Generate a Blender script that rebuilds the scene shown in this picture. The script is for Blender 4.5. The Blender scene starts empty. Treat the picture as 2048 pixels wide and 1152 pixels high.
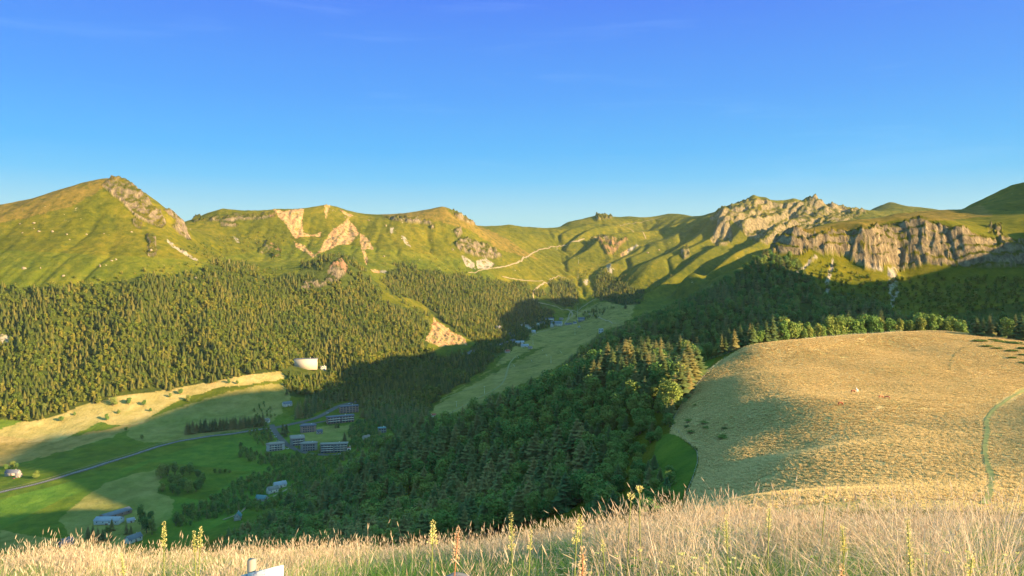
import bpy, math, random
import numpy as np
from mathutils import Vector, Matrix

# ------------------------------------------------------------------ camera, sky, sun, exposure
F = 1518.0                      # focal length in pixels of the 2048 x 1152 photograph
PITCH = math.atan(53.0 / F)
scene = bpy.context.scene
cam_data = bpy.data.cameras.new("camera")
cam = bpy.data.objects.new("camera", cam_data)
scene.collection.objects.link(cam)
cam.location = (0, 0, 0)
cam.rotation_euler = (math.radians(90) - PITCH, 0, 0)
cam_data.sensor_width = 36.0
cam_data.lens = 36.0 * F / 2048.0
cam_data.clip_start = 0.1
cam_data.clip_end = 40000
scene.camera = cam

SUN_AZ = math.radians(118)      # clockwise from the view direction (+Y)
SUN_EL = math.radians(17.0)
SUN_DIR = Vector((math.sin(SUN_AZ) * math.cos(SUN_EL), math.cos(SUN_AZ) * math.cos(SUN_EL), math.sin(SUN_EL)))
world = bpy.data.worlds.new("World")
scene.world = world
world.use_nodes = True
wn, wl = world.node_tree.nodes, world.node_tree.links
wn.clear()
sky = wn.new("ShaderNodeTexSky")
sky.sky_type = 'NISHITA'
sky.sun_disc = False
sky.sun_elevation = SUN_EL
sky.sun_rotation = SUN_AZ
sky.altitude = 1400
sky.air_density = 1.0
sky.dust_density = 0.3
sky.ozone_density = 2.0
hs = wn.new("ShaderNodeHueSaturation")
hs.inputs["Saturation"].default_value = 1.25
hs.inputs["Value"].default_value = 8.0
tint = wn.new("ShaderNodeMix"); tint.data_type = 'RGBA'; tint.blend_type = 'MULTIPLY'
tint.inputs[0].default_value = 1.0
# sky tint by height: cool low down, overhead boosted as added ground fill, thin cirrus streaks on top
geo = wn.new("ShaderNodeTexCoord")
sep = wn.new("ShaderNodeSeparateXYZ")
ramp = wn.new("ShaderNodeValToRGB")
bg = wn.new("ShaderNodeBackground")
bg.inputs["Strength"].default_value = 0.053
wo = wn.new("ShaderNodeOutputWorld")
wl.new(geo.outputs["Generated"], sep.inputs[0])
wl.new(sep.outputs["Z"], ramp.inputs[0])
SKY_RAMP = ramp
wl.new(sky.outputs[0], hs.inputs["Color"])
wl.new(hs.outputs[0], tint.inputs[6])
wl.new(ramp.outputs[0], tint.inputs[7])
cmap = wn.new("ShaderNodeMapping")
cmap.inputs["Rotation"].default_value = (0, 0.25, 0.1)
cmap.inputs["Scale"].default_value = (1.6, 1.2, 16.0)
cn = wn.new("ShaderNodeTexNoise")
cn.inputs["Scale"].default_value = 2.2; cn.inputs["Detail"].default_value = 7; cn.inputs["Roughness"].default_value = 0.6
cn.inputs["Distortion"].default_value = 0.6
cr = wn.new("ShaderNodeMapRange")
cr.inputs[1].default_value = 0.56; cr.inputs[2].default_value = 0.85; cr.inputs[3].default_value = 0.0; cr.inputs[4].default_value = 0.06
cmix = wn.new("ShaderNodeMix"); cmix.data_type = 'RGBA'
wl.new(geo.outputs["Generated"], cmap.inputs[0])
wl.new(cmap.outputs[0], cn.inputs[0]); wl.new(cn.outputs[0], cr.inputs[0]); wl.new(cr.outputs[0], cmix.inputs[0])
cmix.inputs[7].default_value = (5.2, 7.0, 8.6, 1)
# low sky: one even clear gradient, cyan above the ridges to strong blue
low = wn.new("ShaderNodeValToRGB"); le = low.color_ramp.elements
le.new(0.3); le.new(0.5); le.new(0.6)
for k_, (p_, c_) in enumerate(((0.055, (.42, .76, .81)), (0.105, (.165, .60, .93)), (0.14, (.100, .51, .96)), (0.21, (.085, .385, .97)), (0.32, (.078, .255, .94)))):
    le[k_].position = p_; le[k_].color = (*c_, 1)
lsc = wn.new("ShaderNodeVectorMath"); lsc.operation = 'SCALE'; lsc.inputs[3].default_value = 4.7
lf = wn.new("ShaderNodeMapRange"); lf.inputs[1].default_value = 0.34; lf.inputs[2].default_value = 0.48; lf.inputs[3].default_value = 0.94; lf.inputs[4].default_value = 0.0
lmx = wn.new("ShaderNodeMix"); lmx.data_type = 'RGBA'
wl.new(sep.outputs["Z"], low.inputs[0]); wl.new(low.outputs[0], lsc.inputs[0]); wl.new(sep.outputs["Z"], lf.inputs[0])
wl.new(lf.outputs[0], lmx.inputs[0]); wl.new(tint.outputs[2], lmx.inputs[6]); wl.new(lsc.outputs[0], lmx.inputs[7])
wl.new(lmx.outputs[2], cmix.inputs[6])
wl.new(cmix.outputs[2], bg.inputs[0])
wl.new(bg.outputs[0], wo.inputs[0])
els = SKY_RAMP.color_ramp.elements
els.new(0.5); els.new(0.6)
for k_, (p_, c_) in enumerate(((0.0, (.078, .083, .102)), (0.12, (.060, .081, .155)), (0.33, (.080, .086, .19)), (0.72, (.84, .68, .34)))):  # last stop: unseen overhead sky, warm and boosted to add ambient light
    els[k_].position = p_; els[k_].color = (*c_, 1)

sun_data = bpy.data.lights.new("sun", 'SUN')
sun_data.energy = 5.0
sun_data.angle = math.radians(0.5)
sun_data.color = (1.0, 0.70, 0.36)
sun_ob = bpy.data.objects.new("sun", sun_data)
scene.collection.objects.link(sun_ob)
sun_ob.rotation_euler = SUN_DIR.to_track_quat('Z', 'Y').to_euler()
sun_ob.location = (400, -200, 300)
scene.view_settings.view_transform = 'Standard'
scene.view_settings.look = 'None'
scene.view_settings.gamma = 1.0
scene.view_settings.exposure = 2.0
scene.cycles.use_denoising = True
scene.cycles.use_adaptive_sampling = False
scene.cycles.max_bounces = 5
scene.cycles.diffuse_bounces = 2
scene.cycles.transparent_max_bounces = 6
scene.cycles.volume_bounces = 0
scene.render.film_transparent = False

# ------------------------------------------------------------------ pixel <-> world helpers (photograph pixels)
cP, sP = math.cos(PITCH), math.sin(PITCH)
def unproj(px, py, Y):
    """world point at forward depth Y seen at photograph pixel (px, py)"""
    a = (np.asarray(px, float) - 1024.0) / F
    b = (576.0 - np.asarray(py, float)) / F
    dy = cP + b * sP
    dz = -sP + b * cP
    k = Y / dy
    return a * k, Y, dz * k
def proj(X, Y, Z):
    d = Y * cP - Z * sP
    d = np.where(d > 0.05, d, 0.05)
    u = Y * sP + Z * cP
    return 1024.0 + F * X / d, 576.0 - F * u / d

# ------------------------------------------------------------------ numpy noise
def _hash(ix, iy, seed):
    h = (ix.astype(np.int64) * 374761393 + iy.astype(np.int64) * 668265263 + seed * 974634777) & 0xFFFFFFFF
    h = ((h ^ (h >> 13)) * 1274126177) & 0xFFFFFFFF
    h = h ^ (h >> 16)
    return (h & 0xFFFFFF).astype(np.float32) / 16777215.0
def vnoise(x, y, seed=0):
    """gradient noise in about -1..1"""
    x0 = np.floor(x); y0 = np.floor(y)
    fx = (x - x0).astype(np.float32); fy = (y - y0).astype(np.float32)
    u = fx * fx * fx * (fx * (fx * 6 - 15) + 10); v = fy * fy * fy * (fy * (fy * 6 - 15) + 10)
    def g(i, j):
        a = _hash(x0 + i, y0 + j, seed) * 6.2831853
        return np.cos(a) * (fx - i) + np.sin(a) * (fy - j)
    n0 = g(0, 0) * (1 - u) + g(1, 0) * u
    n1 = g(0, 1) * (1 - u) + g(1, 1) * u
    return (n0 * (1 - v) + n1 * v) * 1.5
def fbm(x, y, wl_, octs, seed=0, rough=0.5):
    s = np.zeros(np.shape(x), np.float32); a = 1.0; t = 0.0
    for o in range(octs):
        s += a * vnoise(x / wl_ + 17.3 * o, y / wl_ - 9.1 * o, seed + o * 13)
        t += a; a *= rough; wl_ /= 2.03
    return s / t
def ridged(x, y, wl_, octs, seed=0, rough=0.5):
    s = np.zeros(np.shape(x), np.float32); a = 1.0; t = 0.0
    for o in range(octs):
        s += a * (1 - 2 * np.abs(vnoise(x / wl_ + 7.7 * o, y / wl_ + 3.1 * o, seed + o * 29)))
        t += a; a *= rough; wl_ /= 2.1
    return s / t
def sstep(a, b, x):
    t = np.clip((x - a) / (b - a), 0, 1)
    return t * t * (3 - 2 * t)

def inpoly(px, py, poly):
    px = np.asarray(px); py = np.asarray(py)
    res = np.zeros(px.shape, bool)
    n = len(poly); j = n - 1
    for i in range(n):
        xi, yi = poly[i]; xj, yj = poly[j]
        if yi != yj:
            c = ((yi > py) != (yj > py)) & (px < (xj - xi) * (py - yi) / (yj - yi) + xi)
            res ^= c
        j = i
    return res
def polyline_dist(px, py, pts):
    """distance in the same units from points to a polyline"""
    best = np.full(np.shape(px), 1e9)
    for (ax, ay), (bx, by) in zip(pts[:-1], pts[1:]):
        dx, dy = bx - ax, by - ay
        L = dx * dx + dy * dy + 1e-9
        t = np.clip(((px - ax) * dx + (py - ay) * dy) / L, 0, 1)
        best = np.minimum(best, np.hypot(px - ax - t * dx, py - ay - t * dy))
    return best

# ------------------------------------------------------------------ the land: control points -> smooth surface
V = [  # (photo x, photo y, depth in metres): seen ground
 # valley floor, left
 (-250,1150,880),(-200,1000,1100),(0,1090,872),(200,1062,920),(330,1080,882),(480,1035,960),(0,990,1060),(250,930,1200),
 (450,872,1390),(600,872,1390),(560,955,1130),(330,980,1070),(100,935,1180),(680,840,1500),(700,800,1640),(760,830,1540),
 # foot of the far left slope
 (0,868,1430),(100,858,1450),(200,835,1480),(300,812,1530),(400,800,1560),(480,775,1620),(560,750,1690),(-250,900,1350),
 # valley floor, middle
 (800,775,1740),(880,790,1700),(1000,740,1960),(900,740,1960),(1050,690,2280),(1000,700,2200),(1110,645,2750),(1050,655,2620),
 (1150,680,2300),(1200,650,2560),(1160,600,3000),(1250,612,2760),(1200,610,2900),(1120,610,2960),
 # left mountain
 (0,700,1640),(0,570,1850),(0,470,2120),(-250,700,1640),(-250,560,1850),(-250,440,2250),(150,600,1800),(150,480,2100),(100,700,1660),
 (300,700,1680),(300,600,1850),(290,500,2080),(400,540,2060),(420,620,1900),(500,700,1770),(600,735,1740),(330,475,2200),(225,440,2230),
 (0,408,2330),(100,384,2370),(160,366,2390),(200,357,2400),(240,359,2400),(265,376,2380),(290,392,2370),(320,416,2370),(345,424,2380),(362,440,2390),(378,470,2380),
 (-100,420,2300),(-250,400,2350),
 # second mountain with the scree
 (388,437,2950),(410,427,2980),(445,417,3000),(500,421,3020),(550,418,3040),(600,418,3060),(655,409,3120),(700,421,3150),(745,430,3180),
 (450,520,2500),(450,470,2780),(540,540,2400),(550,470,2850),(620,520,2620),(620,460,2940),(700,470,2950),(620,500,2750),
 # wooded knoll
 (670,512,2340),(640,535,2300),(700,560,2280),(600,600,2150),(680,640,2060),(620,690,1850),(740,600,2240),(760,700,1920),(800,640,2130),(700,720,1800),
 # third mountain
 (770,431,3200),(820,425,3230),(885,413,3260),(920,425,3270),(945,440,3300),(985,455,3500),(1020,449,3640),(1060,454,3750),(1105,459,3900),
 (770,540,2600),(850,480,3000),(900,540,2820),(800,500,2850),(960,500,3080),(1000,545,2960),(960,460,3350),(1060,500,3350),
 (850,610,2420),(860,670,2120),(900,700,2040),(930,660,2300),(1000,610,2640),(950,690,2170),(1040,630,2720),(1050,560,3000),
 (1090,570,3020),(1080,600,2920),
 # head of the valley
 (1130,445,3900),(1160,438,3950),(1195,430,3980),(1260,433,4000),(1290,434,4030),(1340,427,4080),(1365,430,4080),(1385,438,4080),(1415,437,3950),
 (1130,500,3480),(1180,478,3560),(1240,480,3520),(1160,540,3260),(1200,570,3120),(1130,570,3100),(1220,530,3240),(1255,500,3420),(1290,455,3850),(1330,470,3620),
 (1300,530,3200),(1300,580,3020),(1400,520,3180),(1400,560,3000),(1380,470,3560),(1450,480,3400),(1350,600,2850),(1500,480,3300),(1550,490,3150),(1480,540,2900),
 # rocky crest
 (1436,432,3600),(1443,417,3560),(1450,430,3600),(1462,418,3700),(1470,409,3740),(1480,406,3780),(1495,398,3800),(1508,388,3810),(1520,396,3800),(1533,394,3810),(1546,400,3820),(1556,402,3820),(1564,409,3800),(1575,402,3820),(1590,396,3830),(1599,404,3800),(1608,409,3800),(1618,402,3820),(1630,393,3830),(1640,401,3820),
 (1447,445,3470),(1470,436,3600),(1508,415,3700),(1530,440,3560),(1590,420,3740),(1600,450,3500),(1630,415,3760),(1650,440,3560),(1545,430,3700),(1680,430,3760),
 (1650,408,3820),(1660,414,3820),(1668,408,3830),(1678,416,3840),(1686,418,3840),(1693,412,3850),(1702,419,3860),(1712,421,3880),(1720,418,3890),(1732,425,3950),(1755,412,4250),(1780,404,4280),(1800,410,4280),(1822,425,4280),
 (1560,470,3350),(1480,450,3450),
 # plateau above the cliff
 (1590,469,1292),(1640,468,1290),(1700,465,1285),(1740,460,1272),(1800,450,1312),(1860,446,1302),(1920,458,1282),(1975,478,1290),(2048,470,1330),(2150,460,1300),
 (1570,472,1330),(1600,465,1360),(1600,462,1450),(1700,452,1430),(1700,443,1600),(1770,436,1560),(1770,431,1700),(1860,433,1500),(1860,421,1750),(1905,421,1780),(1950,440,1500),(1950,411,1880),
 (2010,380,2010),(2022,369,2030),(2048,364,2050),(2048,420,1650),(2150,380,1900),(2010,435,1450),
 # foot of the cliff and the slope under it
 (1560,522,1240),(1640,516,1252),(1700,526,1250),(1740,541,1232),(1790,536,1262),(1850,529,1254),(1920,530,1238),(2000,535,1222),(2060,545,1200),
 (1600,580,1140),(1700,590,1130),(1800,590,1140),(1900,590,1120),(2000,590,1100),(1650,640,1010),(1800,645,990),(1950,640,980),(2060,620,1000),(1500,600,1090),(1550,650,960),
 # wooded ridge running down left from the cliff
 (1540,515,1235),(1480,562,1190),(1400,597,1150),(1300,640,1095),(1230,673,1050),(1180,700,1005),(1120,745,945),(1400,670,930),(1300,690,930),(1230,720,900),
 # near wooded hill
 (1300,738,520),(1240,735,540),(1180,752,565),(1380,742,495),(1440,722,480),(1150,768,600),(1050,812,640),(950,850,691),(850,880,691),(750,925,670),(650,990,683),(560,1052,636),(450,1120,565),(300,1190,494),
 (1350,872,345),(1392,925,286),(1375,1000,222),(1320,1045,200),(1250,810,450),(1330,800,430),(1200,860,454),(1100,900,464),(1000,950,480),(1240,950,358),(1100,1000,394),(900,1000,483),(800,1050,458),(700,1090,444),(1000,1070,350),(880,1110,323),
 (600,1140,394),(1200,1060,292),
 # pasture
 (1700,985,150),(1500,992,178),(1590,985,186),(2048,985,150),(1900,950,185),(1560,905,262),(1660,900,231),(1500,940,231),(1600,950,207),(1450,860,325),(1900,850,260),(1740,850,275),(1600,800,322),(1712,780,350),(2000,780,330),(1500,760,390),(1600,720,440),
 (1800,700,465),(1950,700,435),(1500,692,482),(1560,682,500),(1650,675,520),(1750,668,532),(1880,663,532),(1950,670,505),(2048,682,475),(2048,730,390),(2200,700,450),(2200,800,320),(2300,985,150),
]
W = [  # (X, Y, Z) in metres: ground out of sight
 (0,-60,-1),(0,-200,2),(-60,-60,-14),(60,-50,2),(200,-150,5),(-200,-200,-60),(-120,0,-45),(-300,0,-130),(-300,-500,-140),(200,-500,20),(-60,60,-34),(-120,150,-76),(-250,200,-140),
 (90,0,-10),(200,0,-25),(60,60,-24),(0,60,-26),(0,110,-44),(100,110,-42),(200,80,-36),(350,100,-40),(350,300,-45),(500,300,-40),(500,0,-30),(600,500,-40),(500,-500,10),(900,0,0),(900,500,10),(1400,0,20),(1000,-800,30),
 (-500,300,-260),(-500,600,-318),(-800,300,-322),(-700,0,-300),(-1000,600,-325),(-1500,300,-322),(-300,380,-192),(-380,480,-235),(-400,700,-300),(-330,800,-308),(-200,900,-296),(-100,1000,-286),(-1500,1000,-322),(-1900,1400,-300),(-2500,800,-250),
 (-220,640,-225),(-120,720,-225),(-20,760,-205),(60,780,-190),(-40,1150,-262),(100,1250,-235),(0,1400,-272),(200,1500,-235),(120,1800,-245),(350,1400,-120),(450,1600,-90),(330,1900,-190),(300,2200,-180),
 (150,620,-118),(160,700,-160),(120,860,-165),(250,600,-92),(260,760,-150),(400,640,-110),(420,780,-165),(520,850,-150),(600,640,-100),(650,760,-130),(700,860,-110),(850,700,-80),
 (900,900,-20),(1050,900,40),(1150,1150,105),(1000,1250,50),(1300,900,90),(1500,1300,170),(1500,700,60),(1700,2100,240),(1400,1700,190),(2200,1500,200),(2500,500,80),(2300,2600,200),
 (1250,4080,170),(1500,4080,175),(1680,4150,170),(1120,4000,180),(560,2100,-150),(700,2400,-130),(900,2400,0),(700,2900,-40),(1100,2300,20),(1150,2600,40),(1300,2800,120),(1500,3400,150),(900,3100,20),(2000,3500,150),(1700,4200,120),
 (-1700,2900,150),(-1400,2700,120),(-900,2700,40),(-1100,3300,100),(-2300,2600,180),(-2600,1800,0),(-2200,1700,-80),(-1900,3600,50),(-600,3700,80),(-1000,4200,0),(-200,4000,60),(-300,4500,0),
 (200,4500,60),(600,4700,50),(1200,4700,60),(1400,5000,40),(2000,5000,50),(-1600,5200,0),(0,5600,0),(1500,6000,0),(-2800,4000,0),(-3300,2500,50),(3300,3000,100),(3300,5000,50),(-3500,1000,-200),(-3500,-500,-200),(3300,-500,50),(1500,-900,40),(-1500,-900,-300),
]
ctrl = [unproj(*v) for v in V] + [tuple(map(float, w)) for w in W]
ctrl = np.array(ctrl)
GX0, GX1, GY0, GY1, GS = -3600.0, 3600.0, -900.0, 6000.0, 10.0
gx = np.arange(GX0, GX1 + 1, GS); gy = np.arange(GY0, GY1 + 1, GS)
GXX, GYY = np.meshgrid(gx, gy)
def broad(x, y):
    far = sstep(1350, 2200, y) * (1 - sstep(5200, 6000, y))
    side = sstep(200, 520, np.abs(x - 120 - 0.02 * y))
    return 20.0 * far * side * fbm(x, y, 420.0, 2, 5)
def mq(r2, c):
    return np.sqrt(r2 + c * c)
cc = 14.0
A = mq((ctrl[:, None, 0] - ctrl[None, :, 0]) ** 2 + (ctrl[:, None, 1] - ctrl[None, :, 1]) ** 2, cc)
n = len(ctrl)
M_ = np.zeros((n + 3, n + 3)); M_[:n, :n] = A
P_ = np.c_[np.ones(n), ctrl[:, 0] / 1000, ctrl[:, 1] / 1000]
M_[:n, n:] = P_; M_[n:, :n] = P_.T
rhs = np.r_[ctrl[:, 2] - broad(ctrl[:, 0], ctrl[:, 1]), 0, 0, 0]
sol = np.linalg.solve(M_, rhs)
H = np.empty(GXX.shape)
for i in range(GXX.shape[0]):
    r2 = (GXX[i][:, None] - ctrl[None, :, 0]) ** 2 + (GYY[i][:, None] - ctrl[None, :, 1]) ** 2
    H[i] = mq(r2, cc) @ sol[:n] + sol[n] + sol[n + 1] * GXX[i] / 1000 + sol[n + 2] * GYY[i] / 1000
H += broad(GXX, GYY)
def ridge(cx, prof, fall, back):
    ys, zs = zip(*prof)
    top = np.interp(GYY, ys, zs)
    d = GXX - (cx + 15 * vnoise(GYY / 160, GYY * 0, 8))
    r_ = top - np.where(d < 0, -d * (fall + np.where((GYY < 420) & (GYY > 60), 0.55, 0.0) * (cx < 1500)), d * back)
    k = 8.0
    return r_
def smax(a, b, k):
    h = np.clip(0.5 + 0.5 * (a - b) / k, 0, 1)
    return b * (1 - h) + a * h + k * h * (1 - h)
# added ridges, unseen beyond the frame, profiles shaped to cast the wanted shadows
R1 = ridge(1150, [(-1500, 60), (-900, 200), (-620, 280), (-430, 306), (-380, 303), (-340, 302), (-305, 294), (-268, 288), (-230, 281), (-123, 252), (-30, 226), (20, 222), (100, 226), (145, 238), (157, 326), (200, 362), (290, 373), (345, 378),
                  (417, 346), (500, 340), (608, 342), (689, 322), (760, 298), (806, 262), (838, 200), (870, 172), (900, 172), (955, 150), (1210, 146), (1300, 60), (1500, -100)], 0.66, 0.5)
R2 = ridge(1700, [(600, -200), (900, 200), (1100, 330), (1240, 372), (1440, 375), (1520, 402), (1600, 425), (1840, 427), (1930, 440), (2030, 432), (2120, 414), (2250, 372), (2360, 300), (2500, 200), (2800, -100)], 0.70, 0.2)
H = smax(smax(R1, H, 6.0), R2, 6.0)

_sp = sstep(2650, 2950, GYY) * (1 - sstep(3650, 3850, GYY)) * sstep(170, 420, GXX) * (1 - sstep(1250, 1500, GXX))
_u = GXX * 0.68 - GYY * 0.73 + 40 * vnoise(GXX / 300, GYY / 300, 12)
_cap = sstep(-190, -60, H)
H += 34.0 * _sp * _cap * (1 - 1.9 * np.abs(vnoise(_u / 150.0, GYY / 900.0, 33)) - 0.45)
_sf = sstep(1480, 1620, GYY) * (1 - sstep(1800, 2050, GYY)) * (1 - sstep(-120, 60, GXX)) * sstep(-300, -240, H)
_v = GXX + 0.35 * GYY + 60 * vnoise(GXX / 260, GYY / 260, 14)
H += 17.0 * _sf * (1 - 2 * np.abs(vnoise(_v / 165.0, GYY / 1100.0, 35)) - 0.45)
# running water cuts the far slopes: flow accumulation on the grid, gullies deepen downstream
ERO = sstep(1300, 1700, GYY) * sstep(-300, -200, H)
def carve(H, K, seed, cap):
    Hn = H + 5.0 * fbm(GXX, GYY, 60.0, 3, seed)
    ny, nx = H.shape
    best = np.full(H.shape, 0.0); rc = np.arange(H.size).reshape(H.shape).copy()
    base = np.arange(H.size).reshape(H.shape)
    for dy in (-1, 0, 1):
        for dx in (-1, 0, 1):
            if dx == 0 and dy == 0: continue
            nb = np.roll(np.roll(Hn, -dy, 0), -dx, 1)
            s = (Hn - nb) / (GS * math.hypot(dx, dy))
            m = s > best
            m[0, :] = m[-1, :] = False; m[:, 0] = m[:, -1] = False
            best = np.where(m, s, best)
            rc = np.where(m, base + dy * nx + dx, rc)
    order = np.argsort(-Hn, axis=None).tolist()
    rl = rc.ravel().tolist()
    acc = [1.0] * H.size
    for k in order:
        r = rl[k]
        if r != k: acc[r] += acc[k]
    acc = np.array(acc).reshape(H.shape)
    cut = np.minimum(K * np.sqrt(np.minimum(acc, 600)) * best, cap) * ERO
    for _ in range(2):
        cut = (cut * 4 + np.roll(cut, 1, 0) + np.roll(cut, -1, 0) + np.roll(cut, 1, 1) + np.roll(cut, -1, 1)) / 8
    return H - cut
for it in range(4):
    H = carve(H, 0.7 + 0.5 * sstep(-400, 200, GXX), 40 + it, 8.0)

def sample(x, y):
    """quadratic B-spline sampling of the grid"""
    fx = np.clip((np.asarray(x, float) - GX0) / GS, 1, H.shape[1] - 3)
    fy = np.clip((np.asarray(y, float) - GY0) / GS, 1, H.shape[0] - 3)
    ix = np.rint(fx).astype(int); iy = np.rint(fy).astype(int)
    tx = fx - ix; ty = fy - iy
    wx = (0.5 * (0.5 - tx) ** 2, 0.75 - tx * tx, 0.5 * (0.5 + tx) ** 2)
    wy = (0.5 * (0.5 - ty) ** 2, 0.75 - ty * ty, 0.5 * (0.5 + ty) ** 2)
    z = 0
    for j in range(3):
        for i in range(3):
            z = z + wy[j] * wx[i] * H[iy + j - 1, ix + i - 1]
    return z

# ------------------------------------------------------------------ zones of the ground, drawn on the photograph and fixed to the land
Z = {}
Z['rock'] = [  # polygon, near depth, far depth
 ([(205,372),(222,357),(246,359),(268,374),(292,392),(306,412),(322,425),(332,448),(322,456),(300,448),(275,438),(262,425),(243,405),(222,388)],2150,2480),
 ([(326,420),(345,422),(362,440),(372,455),(382,478),(374,480),(358,468),(345,455),(352,440)],2150,2480),
 ([(264,440),(285,446),(282,458),(268,452)],2000,2400),([(292,470),(312,480),(313,512),(300,516),(288,500),(300,490)],1900,2400),
 ([(385,440),(402,428),(398,442),(390,446)],2700,3100),
 ([(402,437),(440,433),(500,430),(550,426),(552,434),(515,439),(470,441),(468,444),(405,442)],2700,3100),([(440,445),(478,450),(470,454),(442,453)],2650,3100),
 ([(518,500),(530,482),(548,488),(562,500),(560,512),(545,518),(545,508),(520,508)],2400,2900),
 ([(657,535),(680,518),(697,535),(690,550),(668,566),(652,562)],2150,2500),([(600,575),(618,560),(640,560),(655,570),(640,575),(610,580)],2050,2400),
 ([(770,434),(800,437),(862,442),(863,449),(820,447),(785,441)],3000,3400),([(860,442),(868,448),(868,458),(862,458)],2900,3400),
 ([(903,422),(920,430),(942,444),(950,452),(940,450),(918,440)],3000,3500),
 ([(912,492),(922,476),(948,482),(965,488),(990,500),(1004,514),(985,518),(945,512),(918,500)],2700,3300),([(908,462),(922,460),(926,468),(915,476)],2900,3400),
 ([(1185,478),(1200,472),(1256,480),(1240,492),(1238,498),(1225,510),(1214,508),(1205,492),(1196,480)],3300,3800),([(1190,430),(1225,434),(1220,440),(1195,442)],3800,4050),
 ([(1445,417),(1455,430),(1462,452),(1465,478),(1452,492),(1430,492),(1420,478),(1432,455),(1440,430)],3200,3700),
 ([(1360,500),(1375,495),(1380,512),(1368,520)],3000,3500),
 ([(1420,440),(1443,417),(1480,407),(1500,398),(1512,400),(1545,404),(1560,412),(1600,400),(1630,394),(1660,408),(1705,420),(1735,424),(1700,440),(1640,462),(1585,468),(1560,478),(1535,490),(1510,480),(1490,470),(1480,455),(1462,440)],3150,3990),
 ([(1545,485),(1562,478),(1575,470),(1600,464),(1640,470),(1700,462),(1740,457),(1760,452),(1800,445),(1835,447),(1850,442),(1880,448),(1905,458),(1930,462),(1960,470),(1985,480),(2005,500),(2012,532),(1985,536),(1950,534),(1900,530),(1850,528),(1830,535),(1800,540),(1775,528),(1750,535),(1735,538),(1718,530),(1700,516),(1660,508),(1640,506),(1620,498),(1600,508),(1560,508),(1545,500)],1190,1345),
 ([(2000,498),(2070,502),(2070,536),(2008,534)],1150,1400),([(1540,495),(1550,487),(1556,500),(1545,510)],1150,1345),
 ([(1988,452),(2000,445),(2004,470),(2018,485),(2048,490),(2048,508),(2010,505),(1995,480)],1180,1500),([(1975,455),(1985,452),(1986,470),(1978,470)],1180,1500),
]
Z['scree'] = [
 ([(546,418),(572,421),(608,418),(604,440),(607,465),(620,470),(642,465),(640,473),(602,473),(590,478),(572,450),(556,432)],2500,3150),
 ([(705,428),(690,443),(665,460),(650,480),(640,500),(630,510),(655,500),(675,490),(700,488),(718,467),(708,450),(697,440)],2500,3150),
 ([(678,418),(692,424),(708,430),(700,434),(688,428)],2700,3200),
 ([(588,483),(608,490),(618,502),(634,512),(626,516),(612,505),(592,494)],2400,2900),
 ([(720,465),(738,480),(748,500),(736,497),(728,500),(736,515),(733,531),(727,512),(722,495)],2400,3000),
 ([(648,410),(662,408),(655,425),(650,440),(650,420)],2800,3200),
 ([(742,538),(772,541),(772,547),(745,544)],2300,2900),
 ([(780,455),(787,454),(785,470),(780,465)],2900,3300),([(803,470),(812,475),(822,495),(808,485)],2800,3300),
 ([(922,510),(934,514),(946,536),(932,532)],2800,3300),([(938,518),(948,526),(950,537),(940,530)],2800,3300),([(952,522),(970,517),(990,526),(978,538),(955,537)],2750,3300),
 ([(335,478),(352,490),(396,520),(392,522),(350,498),(334,484)],1900,2400),
 ([(1168,560),(1176,557),(1175,572),(1166,566)],3000,3400),
 ([(1213,530),(1222,525),(1224,545),(1215,545)],3000,3600),([(1240,508),(1275,487),(1277,491),(1243,514)],3000,3700),
 ([(1775,535),(1792,535),(1795,555),(1797,590),(1785,616),(1780,590),(1776,560)],1050,1260),([(1588,548),(1630,512),(1636,514),(1598,546)],1120,1260),
 ([(1656,540),(1662,520),(1666,518),(1663,545),(1656,590),(1652,595),(1653,560)],1050,1260),
 ([(1700,512),(1722,528),(1732,538),(1768,542),(1766,532),(1745,525)],1180,1290),
 ([(850,682),(862,660),(868,635),(880,645),(900,660),(930,678),(935,690),(905,690),(880,692)],2000,2350),
 ([(0,668),(22,672),(16,688),(0,692)],1500,1750),
 ([(380,456),(386,470),(398,478),(396,480),(384,472)],2500,3000),([(466,472),(472,474),(480,485),(474,486)],2500,3000),
]
Z['orange'] = [([(540,400),(760,400),(760,560),(540,560)],2300,3300),([(1190,480),(1262,480),(1250,520),(1190,520)],3000,3900),([(850,630),(935,630),(935,700),(850,700)],1900,2400)]
Z['dry'] = [
 ([(-600,850),(0,860),(30,845),(130,825),(160,795),(230,790),(300,770),(400,762),(480,750),(575,740),(572,757),(500,768),(440,776),(380,792),(330,815),(285,845),(250,852),(200,845),(110,885),(0,885),(-600,905)],1300,1760),
 ([(1350,1200),(1368,1010),(1400,930),(1395,900),(1340,865),(1350,830),(1390,760),(1440,722),(1500,688),(1560,678),(1650,672),(1750,664),(1900,660),(1960,668),(2048,674),(2500,690),(2500,1200)],130,545),
]
Z['straw'] = [
 ([(0,872),(110,880),(250,850),(300,845),(210,878),(120,905),(0,935),(-300,990),(-300,880)],1100,1520),
 ([(868,815),(905,790),(1000,740),(1100,690),(1200,660),(1180,690),(1120,730),(1000,790),(950,830),(860,850)],1500,2700),
 ([(150,1085),(118,1040),(160,1000),(215,965),(270,947),(330,935),(320,960),(315,985),(350,1000),(345,1030),(310,1060),(250,1095),(200,1110),(0,1110),(0,1060)],850,1250),
 ([(860,835),(880,800),(930,770),(980,740),(1060,700),(1180,672),(1260,645),(1270,610),(1240,600),(1200,606),(1150,625),(1100,655),(1060,668),(1030,690),(1000,720),(985,740),(900,785),(868,815)],1500,3000),
 ([(250,870),(300,893),(360,880),(470,862),(540,850),(580,800),(578,765),(520,770),(430,790),(340,822),(270,848)],1350,1700),
 ([(590,870),(640,852),(700,850),(720,870),(690,884),(620,884)],1200,1600),
]
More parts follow.
